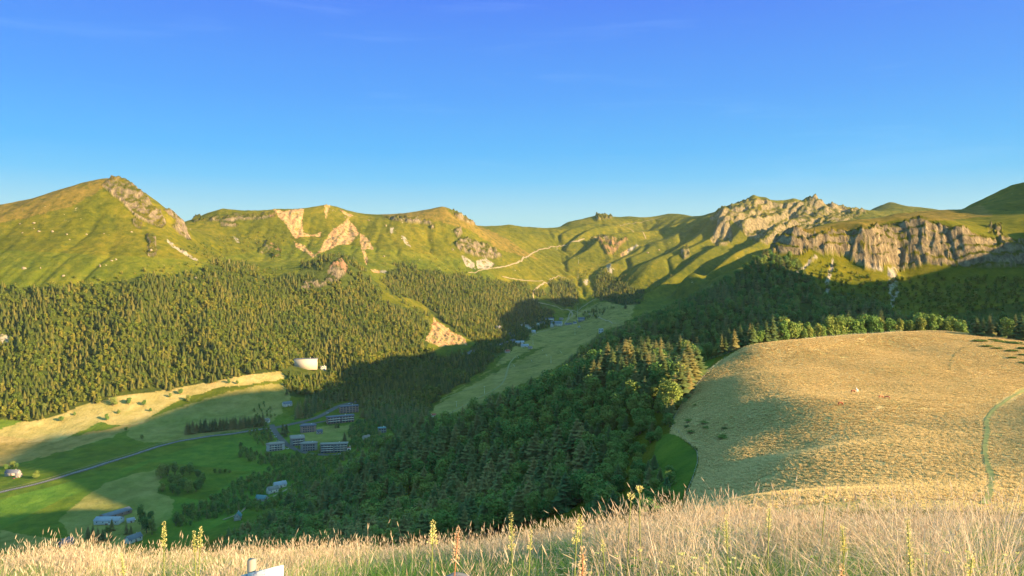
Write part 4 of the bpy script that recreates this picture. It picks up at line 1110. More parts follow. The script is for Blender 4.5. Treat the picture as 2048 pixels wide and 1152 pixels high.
def house(px, py, w, d, h, rot, wall, roof, label, name="house", cat="house", rise=None, chimney=True, bays=3, gable_front=False, doors=1):
    """gabled house, ridge along local x (or towards the camera with gable_front)"""
    r = building_root(name, px, py, rot + (90 if gable_front else 0), label, cat)
    rise = rise if rise is not None else d * 0.42
    y0, y1 = (-d / 2, d / 2) if gable_front else (0, d)
    ym = (y0 + y1) / 2
    v = [(-w / 2, y0, -3), (w / 2, y0, -3), (w / 2, y1, -3), (-w / 2, y1, -3), (-w / 2, y0, h), (w / 2, y0, h), (w / 2, y1, h), (-w / 2, y1, h), (-w / 2, ym, h + rise), (w / 2, ym, h + rise)]
    f = [(0, 1, 5, 4), (2, 3, 7, 6), (0, 3, 2, 1), (1, 2, 6, 5), (3, 0, 4, 7), (5, 6, 9), (7, 4, 8), (4, 5, 9, 8), (6, 7, 8, 9)]
    link("wall", gmesh("wall", v, f, WALLS[wall]), r)
    e, o_ = 0.5, 0.6
    k = rise / (d / 2); t = 0.3
    def roofside(ya, sgn):
        return [(-w / 2 - o_, ya - sgn * e, h - k * e + 0.05), (w / 2 + o_, ya - sgn * e, h - k * e + 0.05), (w / 2 + o_, ym, h + rise + 0.05), (-w / 2 - o_, ym, h + rise + 0.05)]
    v, f = [], []
    for ya, sg in ((y0, 1), (y1, -1)):
        q = roofside(ya, sg); b = len(v); v += q + [(x, y, z + t) for x, y, z in q]
        f += [(b, b + 1, b + 2, b + 3), (b + 4, b + 5, b + 6, b + 7), (b, b + 1, b + 5, b + 4), (b + 1, b + 2, b + 6, b + 5), (b + 3, b, b + 4, b + 7)]
    rf = link("roof", gmesh("roof", v, f, ROOFS[roof]), r)
    if chimney: boxes("chimney", [(w * 0.22, w * 0.22 + 0.9, ym - 0.45, ym + 0.45, h + rise * 0.7, h + rise + 1.3)], WALLS['grey'], rf)
    wh = min(1.5, h * 0.4)
    for b_ in range(bays):
        xx = -w / 2 + w * (b_ + 0.5) / bays
        boxes("window", [(xx - 0.65, xx + 0.65, y0 - 0.08, y0 + 0.1, h * 0.5, h * 0.5 + wh)], M_GLASS, r)
    boxes("door", [(-w * 0.04, w * 0.04 + 1.0, y0 - 0.1, y0 + 0.1, 0, 2.2)], WALLS['brown'], r)
    xg = w / 2 if not gable_front else -w / 2
    boxes("gable_window", [(xg - 0.1, xg + 0.1, ym - 0.6, ym + 0.6, h * 0.9, h * 0.9 + 1.3)], M_GLASS, r)
    return r
GA = "apartment blocks of the valley village"
block(668, 905, 44, 13, 14.5, -4, 4, 8, 'slate', 'grey', "long grey apartment block with white balconies beside the wood edge", GA)
block(618, 902, 28, 15, 12.5, 0, 3, 5, 'slate', 'grey', "dark angular apartment block with a white base left of the long grey block", GA, chamfer=4, balconies=False)
block(596, 892, 24, 30, 12, 4, 3, 4, 'slate', 'brown', "deep dark block with a large brown-grey roof above the village street", GA, chamfer=3)
block(552, 902, 30, 15, 11, 6, 3, 5, 'grey', 'brown', "low grey block with chamfered roof at the end of the car-lined street", GA, chamfer=4)
block(617, 865, 29, 16, 12, 4, 3, 5, 'brown', 'dark', "small brown faceted block with a dark roof at the meadow corner", GA, chamfer=4, balconies=False)
block(682, 846, 52, 14, 13, 12, 3, 9, 'brown', 'dark', "long brown block with a white base facing the round meadow", GA)
block(699, 826, 38, 12, 14, 12, 4, 6, 'brown', 'dark', "reddish brown block standing behind the long brown block", GA, balconies=False)
block(698, 903, 6, 6, 6, 0, 1, 1, 'white', 'red', "tiny white hut at the street end beside the long grey block", None, "hut", "hut", balconies=False)
house(576, 813, 18, 10, 5.5, 20, 'white', 'blue', "lone white house with blue-grey roof at the edge of the spruces")
block(765, 866, 14, 10, 9, 10, 2, 3, 'slate', 'teal', "small teal-roofed building half hidden among trees", None, "small_block", "building", balconies=False)
_hb = block(611, 738, 52, 14, 11, -8, 2, 2, 'cream', 'dark', "large plain cream building on the wooded hillside", None, "hillside_building", "building", balconies=False, windows=False)
_hb.location.z += 12.0
block(646, 740, 14, 10, 8, -2, 2, 3, 'white', 'grey', "low wing beside the large cream hillside building", None, "hillside_annex", "building", balconies=False)
house(548, 986, 15, 9, 5, 25, 'white', 'grey', "nearer of two white houses above the wood edge", bays=2)
house(562, 975, 17, 9, 4.5, 20, 'white', 'lightblue', "farther of two white houses above the wood edge", bays=3)
house(520, 1002, 14, 9, 3.5, -30, 'grey', 'teal', "blue-green roofed shed beside the lane under the trees", "shed", "shed", chimney=False, bays=1)
house(476, 1040, 9, 8, 5, -12, 'stone', 'teal', "small gabled stone house with a steep teal roof", gable_front=True, rise=5.0)
house(212, 1050, 31, 15, 5.5, -28, 'paleblue', 'lightblue', "long pale metal barn in the farmyard", "barn", "barn", chimney=False, rise=2.6, bays=4)
house(238, 1034, 36, 14, 5, 32, 'brown', 'blue', "open-sided farm shed with a blue-grey roof behind the pale barn", "barn", "barn", chimney=False, rise=2.4, bays=4)
house(262, 1046, 8, 6, 3, 10, 'white', 'lightblue', "small white outbuilding in the farmyard", "outbuilding", "shed", chimney=False, bays=1)
house(272, 1084, 17, 9, 4.5, 35, 'white', 'blue', "white house with a blue roof rising behind the grass heads")
house(134, 1092, 15, 9, 4, 20, 'grey', 'blue', "grey house with a dull blue roof half hidden by grass")
house(22, 952, 20, 9, 4.5, -35, 'stone', 'dark', "old stone farmhouse beside the valley road")
house(36, 955, 8, 6, 3, -20, 'stone', 'brown', "low stone annex beside the farmhouse by the road", "outbuilding", "shed", chimney=False, bays=1)
house(1096, 641, 44, 12, 7, 4, 'white', 'dark', "long low white building at the forest edge above the resort", bays=6, rise=3, name="resort_building", cat="building")
house(1112, 652, 40, 22, 9, -10, 'white', 'blue', "large resort hall with a blue-grey roof", bays=5, rise=8, name="resort_hall", cat="building")
house(1104, 654, 14, 10, 8, -10, 'white', 'blue', "small white house touching the resort hall", bays=2, gable_front=True, rise=5)
house(1163, 643, 22, 12, 9, 8, 'grey', 'dark', "grey chalet between the tracks beyond the resort", bays=3)
house(1138, 650, 26, 8, 4, 25, 'stone', 'dark', "dark shed row beside the resort track", "shed", "shed", chimney=False)
block(997, 662, 17, 12, 15, 0, 4, 3, 'grey', 'grey', "plain grey tower-like block in the dark trees", None, "small_block", "building", balconies=False)
block(1202, 666, 13, 9, 11, 0, 2, 2, 'paleblue', 'lightblue', "pale blue box-shaped building at the foot of the ski slope", None, "lift_station", "building", balconies=False)
house(1068, 666, 12, 10, 5, 20, 'white', 'lightblue', "small white arched shed by the resort meadow", "shed", "shed", chimney=False, bays=1)
block(1158, 655, 8, 5, 4, 0, 1, 1, 'white', 'lightblue', "tiny white cabin on the resort meadow", None, "cabin", "cabin", balconies=False)
house(1040, 688, 26, 10, 5, 10, 'white', 'lightblue', "white-roofed row building by the upper valley road", bays=4, name="resort_building", cat="building")
house(1050, 694, 22, 10, 4, 10, 'white', 'lightblue', "second white-roofed row building nearer the meadow", bays=4, name="resort_building", cat="building")
house(1016, 706, 12, 9, 5, 25, 'cream', 'red', "small cream house at the head of the ski meadow", bays=2)
for k_, (a_, b_, w_, r_, wl_, rf_, lb_) in enumerate(((1085, 648, 16, 20, 'stone', 'dark', "small stone chalet between the resort hall and the gravel car park"), (1122, 640, 14, -15, 'grey', 'brown', "small brown-roofed chalet behind the resort hall"), (1150, 648, 12, 10, 'white', 'dark', "tiny white hut beside the dark shed row"),
        (1027, 684, 14, 25, 'grey', 'dark', "grey chalet among the trees above the white-roofed buildings"), (1060, 698, 12, -10, 'cream', 'brown', "little cream cabin at the meadow side of the white-roofed buildings"), (978, 693, 14, 10, 'stone', 'brown', "stone chalet beside the road among the upper trees"),
        (640, 868, 10, 15, 'stone', 'dark', "small stone shed in the round meadow"), (531, 846, 13, -20, 'white', 'brown', "white chalet behind the first bend of the village street"), (735, 880, 13, 30, 'cream', 'brown', "cream chalet half hidden where the wood meets the round meadow"))):
    house(a_, b_, w_, 8, 4.5, r_, wl_, rf_, lb_, bays=2)
house(868, 834, 8, 6, 4, 15, 'white', 'red', "tiny white hut with a red roof at the bottom of the ski meadow", "hut", "hut", chimney=False, bays=1)

# ------------------------------------------------------------------ cars
def car_meshes(colname, col):
    body = [(-2.1, 0.35), (-2.15, 0.75), (-1.95, 0.92), (-1.5, 0.98), (1.2, 0.95), (1.95, 0.82), (2.15, 0.65), (2.1, 0.35)]
    v = [(x, y, z) for y in (-0.86, 0.86) for x, z in body]; n_ = len(body)
    f = [(i, (i + 1) % n_, n_ + (i + 1) % n_, n_ + i) for i in range(n_)] + [tuple(range(0, 4)), (0, 3, 4, 7), (4, 5, 6, 7), (8, 11, 10, 9), (8, 15, 12, 11), (12, 15, 14, 13)]
    mb = gmesh("body", v, f, plain(colname, col, 0.35, 0.03))
    cab = [(-1.75, 0.95, 0.80), (-1.35, 1.42, 0.66), (0.35, 1.42, 0.66), (1.05, 0.95, 0.80)]
    v = [(x, -y, z) for x, z, y in cab] + [(x, y, z) for x, z, y in cab]
    mc = gmesh("cabin", v, [(0, 1, 2, 3), (7, 6, 5, 4), (0, 4, 5, 1), (1, 5, 6, 2), (2, 6, 7, 3)], M_GLASS)
    return mb, mc
def wheel_me():
    v, f = [], []
    for y in (-0.1, 0.1):
        for k in range(12): v.append((0.32 * math.cos(k * math.pi / 6), y, 0.32 * math.sin(k * math.pi / 6)))
    v += [(0, -0.1, 0), (0, 0.1, 0)]
    for k in range(12):
        k2 = (k + 1) % 12; f += [(k, k2, 12 + k2, 12 + k), (k2, k, 24), (12 + k, 12 + k2, 25)]
    return gmesh("wheel", v, f, plain("tyre", (0.02, 0.02, 0.02), 0.8))
WH = wheel_me()
CARS = dict(white=car_meshes("white_paint", (0.8, 0.8, 0.78)), silver=car_meshes("silver_paint", (0.5, 0.52, 0.55)), dark=car_meshes("dark_paint", (0.06, 0.07, 0.1)), red=car_meshes("red_paint", (0.4, 0.05, 0.04)))
def car(px, py, rot, colr, label):
    x, y, z = on_ground(px, py)
    r = bpy.data.objects.new("parked_car", None); scene.collection.objects.link(r); r.location = (x, y, z + 0.7); r.rotation_euler = (0, 0, math.radians(rot))
    r["label"] = label; r["category"] = "car"; r["group"] = "cars parked in the valley"
    mb, mc = CARS[colr]; link("body", mb, r); link("cabin", mc, r)
    for sx in (-1.3, 1.3):
        for sy in (-0.8, 0.8):
            w_ = link("wheel", WH, r); w_.location = (sx, sy, 0.32)
for a in ((542, 864, 20, 'white', "white car parked at the top corner of the village street"), (548, 871, 30, 'silver', "silver car parked upper along the village street"), (551, 875, 30, 'white', "white car next below the silver car on the village street"),
          (556, 883, 30, 'silver', "second silver car farther down the village street"), (569, 898, 10, 'silver', "silver car by the low grey block"), (575, 899, 10, 'white', "white car beside the low grey block"),
          (655, 827, 30, 'white', "white car alone on the climbing road"), (698, 808, 20, 'white', "white car at the upper end behind the brown blocks"), (716, 821, 15, 'white', "white car beyond the reddish brown block"),
          (679, 909, 0, 'white', "white car in front of the long grey block"), (1022, 661, 40, 'white', "white car in the dark car park below the resort"), (1027, 669, 40, 'silver', "silver car in the dark car park below the resort"),
          (1060, 650, 0, 'white', "white car on the gravel car park at the resort"), (1074, 649, 0, 'dark', "dark car on the gravel car park at the resort"), (1000, 690, 30, 'white', "white car on the road among the upper trees"),
          (268, 1041, 20, 'white', "white car in the farmyard"), (27, 958, -30, 'red', "red car beside the stone farmhouse")):
    car(*a)

# ------------------------------------------------------------------ ski poles and lift pylons
M_STEEL = plain("galvanised_steel", (0.50, 0.52, 0.50), 0.5, 0.1, 1.0)
def pylon(px, py, h, label, arm=True, lean=0.0, name="lift_pylon", cat="lift pylon", group="ski lift pylons", r0=0.35):
    x, y, z = on_ground(px, py)
    r = bpy.data.objects.new(name, None); scene.collection.objects.link(r); r.location = (x, y, z); r.rotation_euler = (0, lean, 0)
    r["label"] = label; r["category"] = cat; r["group"] = group
    v, f = trunk_geo(random.Random(1), h, r0, 8, 0.0, 2); v = [(a, b, c_ * 1.0) for a, b, c_ in v]
    link("post", gmesh("post", v, f, M_STEEL), r)
    if arm:
        boxes("arm", [(-1.8, 1.8, -0.15, 0.15, h - 0.6, h - 0.2)], M_STEEL, r)
        for s in (-1.7, 1.7): boxes("pulley", [(s - 0.25, s + 0.25, -0.2, 0.2, h - 0.95, h - 0.62)], M_GLASS, r)
for a in ((969, 787, 16, "lift pylon on the lower ski meadow beside the worn path"), (913, 813, 11, "lift pylon low on the ski meadow near the wood"), (1066, 690, 15, "lift pylon by the white-roofed buildings"), (1102, 726, 16, "lift pylon standing alone on the wide ski meadow"),
          (1150, 670, 18, "lift pylon on the resort meadow"), (1155, 641, 60, "tallest cable car pylon behind the resort"), (1156, 556, 26, "cable car pylon on the sunlit shoulder"), (1157, 527, 26, "cable car pylon on the rounded green knoll"), (1158, 484, 28, "highest cable car pylon on the crest track"), (1212, 676, 14, "lift pylon at the ski slope foot")):
    pylon(*a)
for (px_, py_, lb) in ((1037, 716, "pale slanting pole nearest the cream house"), (1064, 723, "pale slanting pole left of the lone pylon"), (1029, 733, "lowest pale slanting pole on the ski meadow"), (1094, 712, "pale slanting pole above the lone pylon"), (1123, 706, "pale slanting pole near the wood edge"), (993, 795, "pale slanting pole beside the worn path"), (1086, 702, "pale slanting pole under the resort meadow")):
    pylon(px_, py_, 9, lb, False, -0.5, "slanting_pole", "pole", "slanting poles on the ski meadow", 0.3)

# ------------------------------------------------------------------ valley trees and bushes
def clump_wood(poly, d0, d1, spc, hh_, share, label, protos=PN):
    X, Y = jitter_pts(poly, d0, d1, spc)
    if len(X) == 0: return
    k = np.ones(len(X), bool)
    for o in BLD:
        k &= np.hypot(X - o[0], Y - (o[1] + 5)) > 17
    for RC in ROADLINES:
        dd = np.min(np.hypot(X[:, None] - RC[None, :, 0], Y[:, None] - RC[None, :, 1]), axis=1); k &= dd > 7
    X, Y = X[k], Y[k]
    Z_ = land(X, Y)
    sp = nrs.rand(len(X)) < share
    h_ = hh_ * nrs.uniform(0.6, 1.1, len(X)) * np.where(sp, 1.15, 0.85); w_ = h_ * np.where(sp, 1.2, nrs.uniform(1.0, 1.35, len(X)))
    scatter("forest", np.c_[X, Y, Z_ - 0.3], nrs.uniform(0, 6.28, len(X)), np.c_[w_, w_, h_], np.where(sp, nrs.randint(0, 4, len(X)), 4 + nrs.randint(0, 4 if protos is PN else 3, len(X))), protos, kind="stuff", label=label)
BLD = [tuple(o.location)[:2] for o in scene.objects if o.type == 'EMPTY' and o.get("category") in ("apartment block", "house", "building", "barn", "shed", "hut", "cabin")]
ROADLINES = []
for pix in (ROAD, [(546, 857), (586, 848), (618, 841), (639, 834), (660, 822), (678, 812), (708, 805), (740, 797)], [(543, 850), (550, 864), (562, 879), (578, 893), (597, 902), (625, 909), (667, 911), (696, 903)]):
    x_, y_, _ = ground_at([p[0] for p in pix], [p[1] for p in pix]); ROADLINES.append(resample(np.c_[x_, y_], 6.0))
for a in (([(345, 1048), (365, 1022), (420, 1005), (450, 985), (480, 962), (520, 952), (570, 935), (640, 925), (690, 915), (660, 960), (600, 990), (575, 1010), (530, 1022), (495, 1024), (480, 1022), (440, 1035), (380, 1058)], 860, 1400, 9.0, 13, 0.15, "belt of broadleaf trees between the green fields and the near wooded hill"),
          ([(480, 890), (500, 905), (540, 912), (600, 914), (650, 918), (700, 908), (720, 915), (640, 930), (560, 935), (500, 925), (480, 918)], 1100, 1500, 8.5, 12, 0.15, "trees below the village street and the grey blocks"),
          ([(700, 900), (700, 880), (695, 862), (715, 845), (745, 850), (770, 872), (760, 890), (720, 905)], 1250, 1600, 8.5, 14, 0.25, "trees closing the round meadow by the wood edge"),
          ([(735, 800), (800, 800), (860, 828), (830, 850), (800, 870), (770, 860), (735, 845), (720, 835)], 1300, 1800, 8.0, 18, 0.75, "tall spruces between the brown blocks and the ski meadow"),
          ([(495, 848), (520, 832), (545, 842), (540, 856), (545, 880), (535, 895), (500, 880)], 1200, 1550, 9.5, 11, 0.1, "trees beside the car-lined village street"),
          ([(500, 825), (520, 808), (545, 815), (540, 825), (560, 840), (545, 845), (520, 832), (505, 840)], 1300, 1600, 11, 9, 0.1, "bushes around the small meadow above the village street"),
          ([(590, 812), (640, 790), (700, 800), (672, 808), (650, 822), (620, 835), (600, 842), (588, 840)], 1300, 1800, 8.5, 17, 0.9, "dark spruces lining the road above the village")):
    clump_wood(*a)
for poly, d0, d1, spc, hh_, sh, lb in (
    ([(60, 590), (140, 560), (260, 545), (300, 530), (420, 525), (480, 520), (560, 540), (540, 580), (0, 590)], 1700, 2600, 17, 9, 0.4, "scattered bushes on the grass above the big forest"),
    ([(330, 500), (430, 520), (520, 500), (560, 520), (640, 490), (560, 460), (450, 470), (400, 490)], 1900, 2900, 19, 8, 0.3, "dark dots of bushes on the second mountain"),
    ([(770, 530), (860, 500), (930, 530), (1000, 555), (900, 548), (800, 535)], 2300, 3200, 20, 8, 0.3, "dark dots of bushes above the resort forest"),
    ([(1120, 545), (1200, 530), (1290, 560), (1330, 540), (1380, 560), (1300, 590), (1190, 590)], 2700, 3300, 24, 10, 0.3, "bushes scattered at the foot of the far ski slopes"),
    ([(1640, 520), (1700, 540), (1780, 560), (1900, 550), (2060, 560), (2060, 620), (1900, 640), (1700, 620), (1620, 560)], 980, 1250, 11, 8, 0.1, "scattered bushes on the slope under the pale cliffs"),
    ([(1150, 635), (1190, 615), (1240, 615), (1215, 622), (1180, 640), (1160, 650)], 2400, 3000, 12, 12, 0.8, "dark line of spruces on the resort meadow")):
    X, Y = jitter_pts(poly, d0, d1, spc)
    if len(X) == 0: continue
    Z_ = land(X, Y); sp = nrs.rand(len(X)) < sh
    keep = nrs.rand(len(X)) < 0.8; X, Y, Z_, sp = X[keep], Y[keep], Z_[keep], sp[keep]
    h_ = hh_ * nrs.uniform(0.4, 1.15, len(X)); w_ = h_ * np.where(sp, 1.4, 1.5)
    scatter("scattered_bushes", np.c_[X, Y, Z_ - 0.3], nrs.uniform(0, 6.28, len(X)), np.c_[w_, w_, h_], np.where(sp, nrs.randint(0, 4, len(X)), 4 + nrs.randint(0, 3, len(X))), PF, kind="stuff", label=lb)

def lone(px, py, hpx, s, label, group, wf=1.1, name=None, cat=None):
    x, y, z = on_ground(px, py)
    h_ = hpx * y / F; lib = SPR if s else BRO; tm, cm = lib[r2.randrange(len(lib))]
    nm = name or ("spruce_tree" if s else "broadleaf_tree")
    root = bpy.data.objects.new(nm, None); scene.collection.objects.link(root)
    root.location = (x, y, z - 0.2); root.rotation_euler = (0, 0, r2.uniform(0, 6.28)); root.scale = (h_ * wf, h_ * wf, h_)
    link("trunk", tm, root); link("crown", cm, root)
    root["label"] = label; root["category"] = cat or ("spruce" if s else "broadleaf tree"); root["group"] = group
ORD = ["first", "second", "third", "fourth", "fifth", "sixth", "seventh", "eighth", "ninth", "tenth", "eleventh", "twelfth", "thirteenth", "fourteenth", "fifteenth", "sixteenth", "seventeenth", "eighteenth", "nineteenth", "twentieth", "twenty-first", "twenty-second", "twenty-third", "twenty-fourth", "twenty-fifth"]
for k in range(24):
    t = k / 23.0
    lone(373 + 152 * t + r2.uniform(-2, 2), 868 - 16 * t + r2.uniform(-1, 1), r2.uniform(22, 31), True, "dark spruce, %s from the roadside end of the long row in the field" % ORD[k], "row of spruces by the valley road", 1.3)
for k, (a, b, h_) in enumerate(((322, 955, 26), (335, 952, 25), (350, 950, 26), (365, 952, 24), (380, 950, 22), (396, 956, 22), (405, 964, 20), (342, 968, 26), (358, 970, 24), (325, 983, 22), (345, 985, 24), (366, 978, 22), (376, 986, 24), (392, 984, 24), (402, 976, 20), (356, 990, 18))):
    lone(a, b, h_, False, "round dark tree, %s of the copse in the green field counted from its upper end" % ORD[k], "copse in the green field", 1.35)
for k, (a, b, h_) in enumerate(((430, 946, 9), (440, 946, 11), (450, 946, 10), (459, 945, 8))):
    lone(a, b, h_, False, "low bush, %s of four in the short hedge beside the copse" % ORD[k], "short hedge in the green field", 1.7, "bush", "bush")
for a, b, h_, lb in ((12, 939, 11, "dark bush against the gable of the stone farmhouse"), (24, 936, 13, "dark bush behind the roof of the stone farmhouse"), (34, 937, 12, "dark bush at the far end of the stone farmhouse"), (72, 957, 15, "round dark tree where the farmhouse drive meets the road"),
                   (284, 879, 11, "dark bush beside the field boundary above the road"), (252, 861, 9, "small dark bush higher up the field boundary"), (123, 843, 13, "round sunlit bush alone on the pale bank"), (125, 819, 11, "sunlit bush at the forest foot above the lone round bush"),
                   (90, 820, 14, "sunlit bush at the forest edge over the pale bank"), (149, 831, 9, "small sunlit bush beside the field wall on the pale bank"), (213, 841, 14, "upright bush where the pale bank meets the shadow"), (226, 812, 17, "taller bush at the forest foot midway along the bank"),
                   (237, 828, 11, "yellowish bush on the grassy bank below the taller bush"), (257, 809, 17, "sunlit bush pressed against the forest midway along"), (288, 812, 13, "broad pale bush near the shadow edge"), (301, 823, 9, "low bush half in shadow on the bank"),
                   (340, 795, 9, "small grey bush near the far corner of the bank"), (361, 789, 14, "grey-green bush in front of the forest corner"), (376, 803, 13, "dark bush just inside the shadow"), (458, 767, 9, "pale round bush on the sunlit bank near the white scar"), (475, 769, 9, "second pale round bush beside the one near the scar")):
    lone(a, b, h_, False, lb, "bushes on the valley side", 1.5, "bush", "bush")
for a, b, h_, s, lb, wf in ((284, 1060, 52, False, "tallest dark tree behind the farmyard", 0.7), (293, 1066, 40, False, "broad dark tree beside the tallest farm tree", 1.1), (304, 1070, 36, False, "dark tree on the outer side of the tallest farm tree", 1.1), (300, 1050, 34, False, "dark tree standing behind the farm trees", 1.0),
                       (176, 1076, 28, True, "outermost dark spruce below the pale barn", 1.3), (186, 1080, 34, True, "dark spruce beside the outermost spruce", 1.3), (196, 1084, 34, True, "third dark spruce below the pale barn", 1.3), (206, 1082, 28, True, "fourth dark spruce below the pale barn", 1.4), (224, 1062, 26, True, "pointed spruce at the corner of the pale barn", 1.3), (214, 1066, 16, False, "low dark tree in front of the barn doors", 1.5),
                       (253, 1068, 26, True, "slim spruce beside the farm drive", 1.3), (262, 1072, 24, True, "second slim spruce beside the farm drive", 1.3), (352, 1052, 26, False, "round dark tree at the near end of the tree belt", 1.2), (118, 1094, 16, False, "dark tree beside the dull blue roof", 1.2), (222, 1080, 12, False, "low bush by the spruces of the farm", 1.6)):
    lone(a, b, h_, s, lb, "farm trees", wf)
for k, (a, b, h_) in enumerate(((595, 832, 26), (603, 836, 24), (612, 830, 26), (566, 868, 24), (573, 866, 20), (570, 874, 18), (671, 856, 13), (677, 856, 13), (689, 883, 22), (541, 880, 20), (719, 852, 14), (642, 904, 20), (597, 898, 9))):
    lone(a, b, h_, True, "dark spruce among the village blocks, %s counted from the road bend" % ORD[k], "village spruces", 1.5)
lone(1251, 617, 13, True, "single dark spruce on the pale meadow by the ski slope", "village spruces", 1.5)
for t in (0,):
    lone(1005, 830, 10, False, "bush at the wood edge by the ski meadow", "village spruces", 1.5, "bush", "bush")

# pale outcrops on the grass of the mountains
M_OUT = plain("pale_outcrop", (0.26, 0.21, 0.14), 0.95, 0.25, 0.3)
OUTC = []
for k in range(4):
    rr = random.Random(900 + k); v, f = [], []
    for i in range(7):
        for j in range(10):
            th_ = math.pi * i / 6; ph = 2 * math.pi * j / 10; q = rr.uniform(0.65, 1.2)
            v.append((math.sin(th_) * math.cos(ph) * q, math.sin(th_) * math.sin(ph) * q, math.cos(th_) * q))
    for i in range(6):
        for j in range(10): f.append((i * 10 + j, (i + 1) * 10 + j, (i + 1) * 10 + (j + 1) % 10, i * 10 + (j + 1) % 10))
    OUTC.append(gmesh("outcrop", v, f, M_OUT))
for a, b, w_, h_, lb in ((40, 447, 5, 3, "small pale rock below the brown summit slope"), (68, 446, 10, 5, "pale rock pair under the brown slope"), (68, 457, 4, 4, "little pale rock under the rock pair"), (78, 463, 10, 4, "flat pale rock beside the little one"), (105, 463, 8, 6, "pale rock lump in the open green slope"), (134, 470, 6, 4, "small pale rock farther along the green slope"),
        (139, 479, 5, 3, "tiny pale rock under the small one on the green slope"), (45, 466, 6, 3, "pale speck of rock near the frame edge"), (173, 468, 6, 4, "bright rock alone mid-slope"), (208, 468, 4, 3, "bright speck of rock nearest the rocky spur"), (48, 537, 14, 7, "broad pale outcrop low on the green slope"), (81, 536, 5, 5, "pale boulder beside the broad outcrop"),
        (127, 553, 8, 7, "pale outcrop just above the forest edge"), (200, 533, 6, 11, "tall thin pale rock standing above the forest"), (223, 522, 9, 4, "pale ledge near the tall thin rock"), (232, 520, 6, 6, "pale knob at the end of the ledge"), (263, 464, 6, 4, "pale rock at the foot of the rocky spur"), (302, 504, 9, 7, "light crag on the spur below the peak"),
        (297, 512, 6, 5, "light crag just under the spur crag"), (432, 520, 5, 9, "upright pale rock among the dark bushes"), (458, 524, 5, 14, "tall pale rock finger among the dark bushes"), (485, 527, 14, 4, "long pale ledge above the forest"), (392, 556, 10, 7, "pale outcrop at the forest top"), (415, 558, 5, 4, "small outcrop beside the one at the forest top"),
        (690, 435, 5, 4, "pale rock at the top edge of the scar"), (737, 440, 7, 3, "small pale ledge right of the scar top"), (772, 452, 5, 8, "upright pale rock on the third mountain"), (905, 500, 6, 6, "reddish crag beside the grey crag"), (1170, 563, 5, 6, "pale rock low on the sunlit knoll"), (1295, 505, 8, 4, "pale stones on the shaded spur"), (1318, 500, 6, 4, "pale stone higher on the shaded spur"), (768, 514, 5, 6, "pale rock above the knoll wood")):
    x, y, z = on_ground(a, b)
    o = link("rock_outcrop", OUTC[r2.randrange(4)]); o.location = (x, y, z); o.scale = (w_ * y / F * 0.4, w_ * y / F * 0.3, h_ * y / F * 0.42); o.rotation_euler = (0, 0, r2.uniform(0, 6.28))
    o["label"] = lb; o["category"] = "rock"; o["group"] = "pale outcrops on the mountain grass"

# ------------------------------------------------------------------ pasture: fence, tussocks, juniper mats, animals
M_POST = plain("weathered_post", (0.30, 0.27, 0.22), 0.95, 0.2, 6.0)
FEN = [(1935, 664), (1880, 661), (1820, 664), (1750, 668), (1650, 676), (1560, 684), (1500, 691), (1462, 708), (1436, 728), (1412, 752), (1388, 778), (1362, 812), (1344, 842), (1345, 862), (1370, 882), (1392, 900), (1398, 922), (1386, 955), (1372, 990), (1366, 1010)]
fx, fy, _ = ground_at([p[0] for p in FEN], [p[1] for p in FEN], 120, 620)
FC = resample(np.c_[fx, fy], 7.0)
step_ = max(1, int(math.ceil(len(FC) / 99.0)))
FC = FC[::step_]
fz = land(FC[:, 0], FC[:, 1])
fence = bpy.data.objects.new("pasture_fence", None); scene.collection.objects.link(fence)
fence.location = (FC[0, 0], FC[0, 1], fz[0])
fence["label"] = "post and wire fence along the edge of the golden pasture"; fence["category"] = "fence"
v, f = [], []
box(v, f, -0.10, 0.10, -0.10, 0.10, -0.3, 1.35)
v = [(x * (0.8 if z > 1 else 1), y * (0.8 if z > 1 else 1), z) for x, y, z in v]
POST = gmesh("post", v, f, M_POST)
base = np.array(fence.location)
for i in range(len(FC)):
    p = link("post", POST, fence); p.location = (FC[i, 0] - base[0], FC[i, 1] - base[1], fz[i] - base[2]); p.rotation_euler = (r2.uniform(-.09, .09), r2.uniform(-.09, .09), r2.uniform(0, 3)); p.scale = (1, 1, r2.uniform(0.85, 1.1))
v, f = [], []
for hgt in (0.5, 0.9, 1.2):
    for i in range(len(FC) - 1):
        a = np.array([FC[i, 0], FC[i, 1], fz[i] + hgt]) - base; b = np.array([FC[i + 1, 0], FC[i + 1, 1], fz[i + 1] + hgt]) - base
        k = len(v); e = np.array([0, 0, 0.012]); s_ = np.array([0.012, 0, 0])
        v += [tuple(a + e), tuple(a - e), tuple(b - e), tuple(b + e), tuple(a + s_), tuple(a - s_), tuple(b - s_), tuple(b + s_)]
        f += [(k, k + 1, k + 2, k + 3), (k + 4, k + 5, k + 6, k + 7)]
link("wire", gmesh("wire", v, f, M_STEEL), fence)

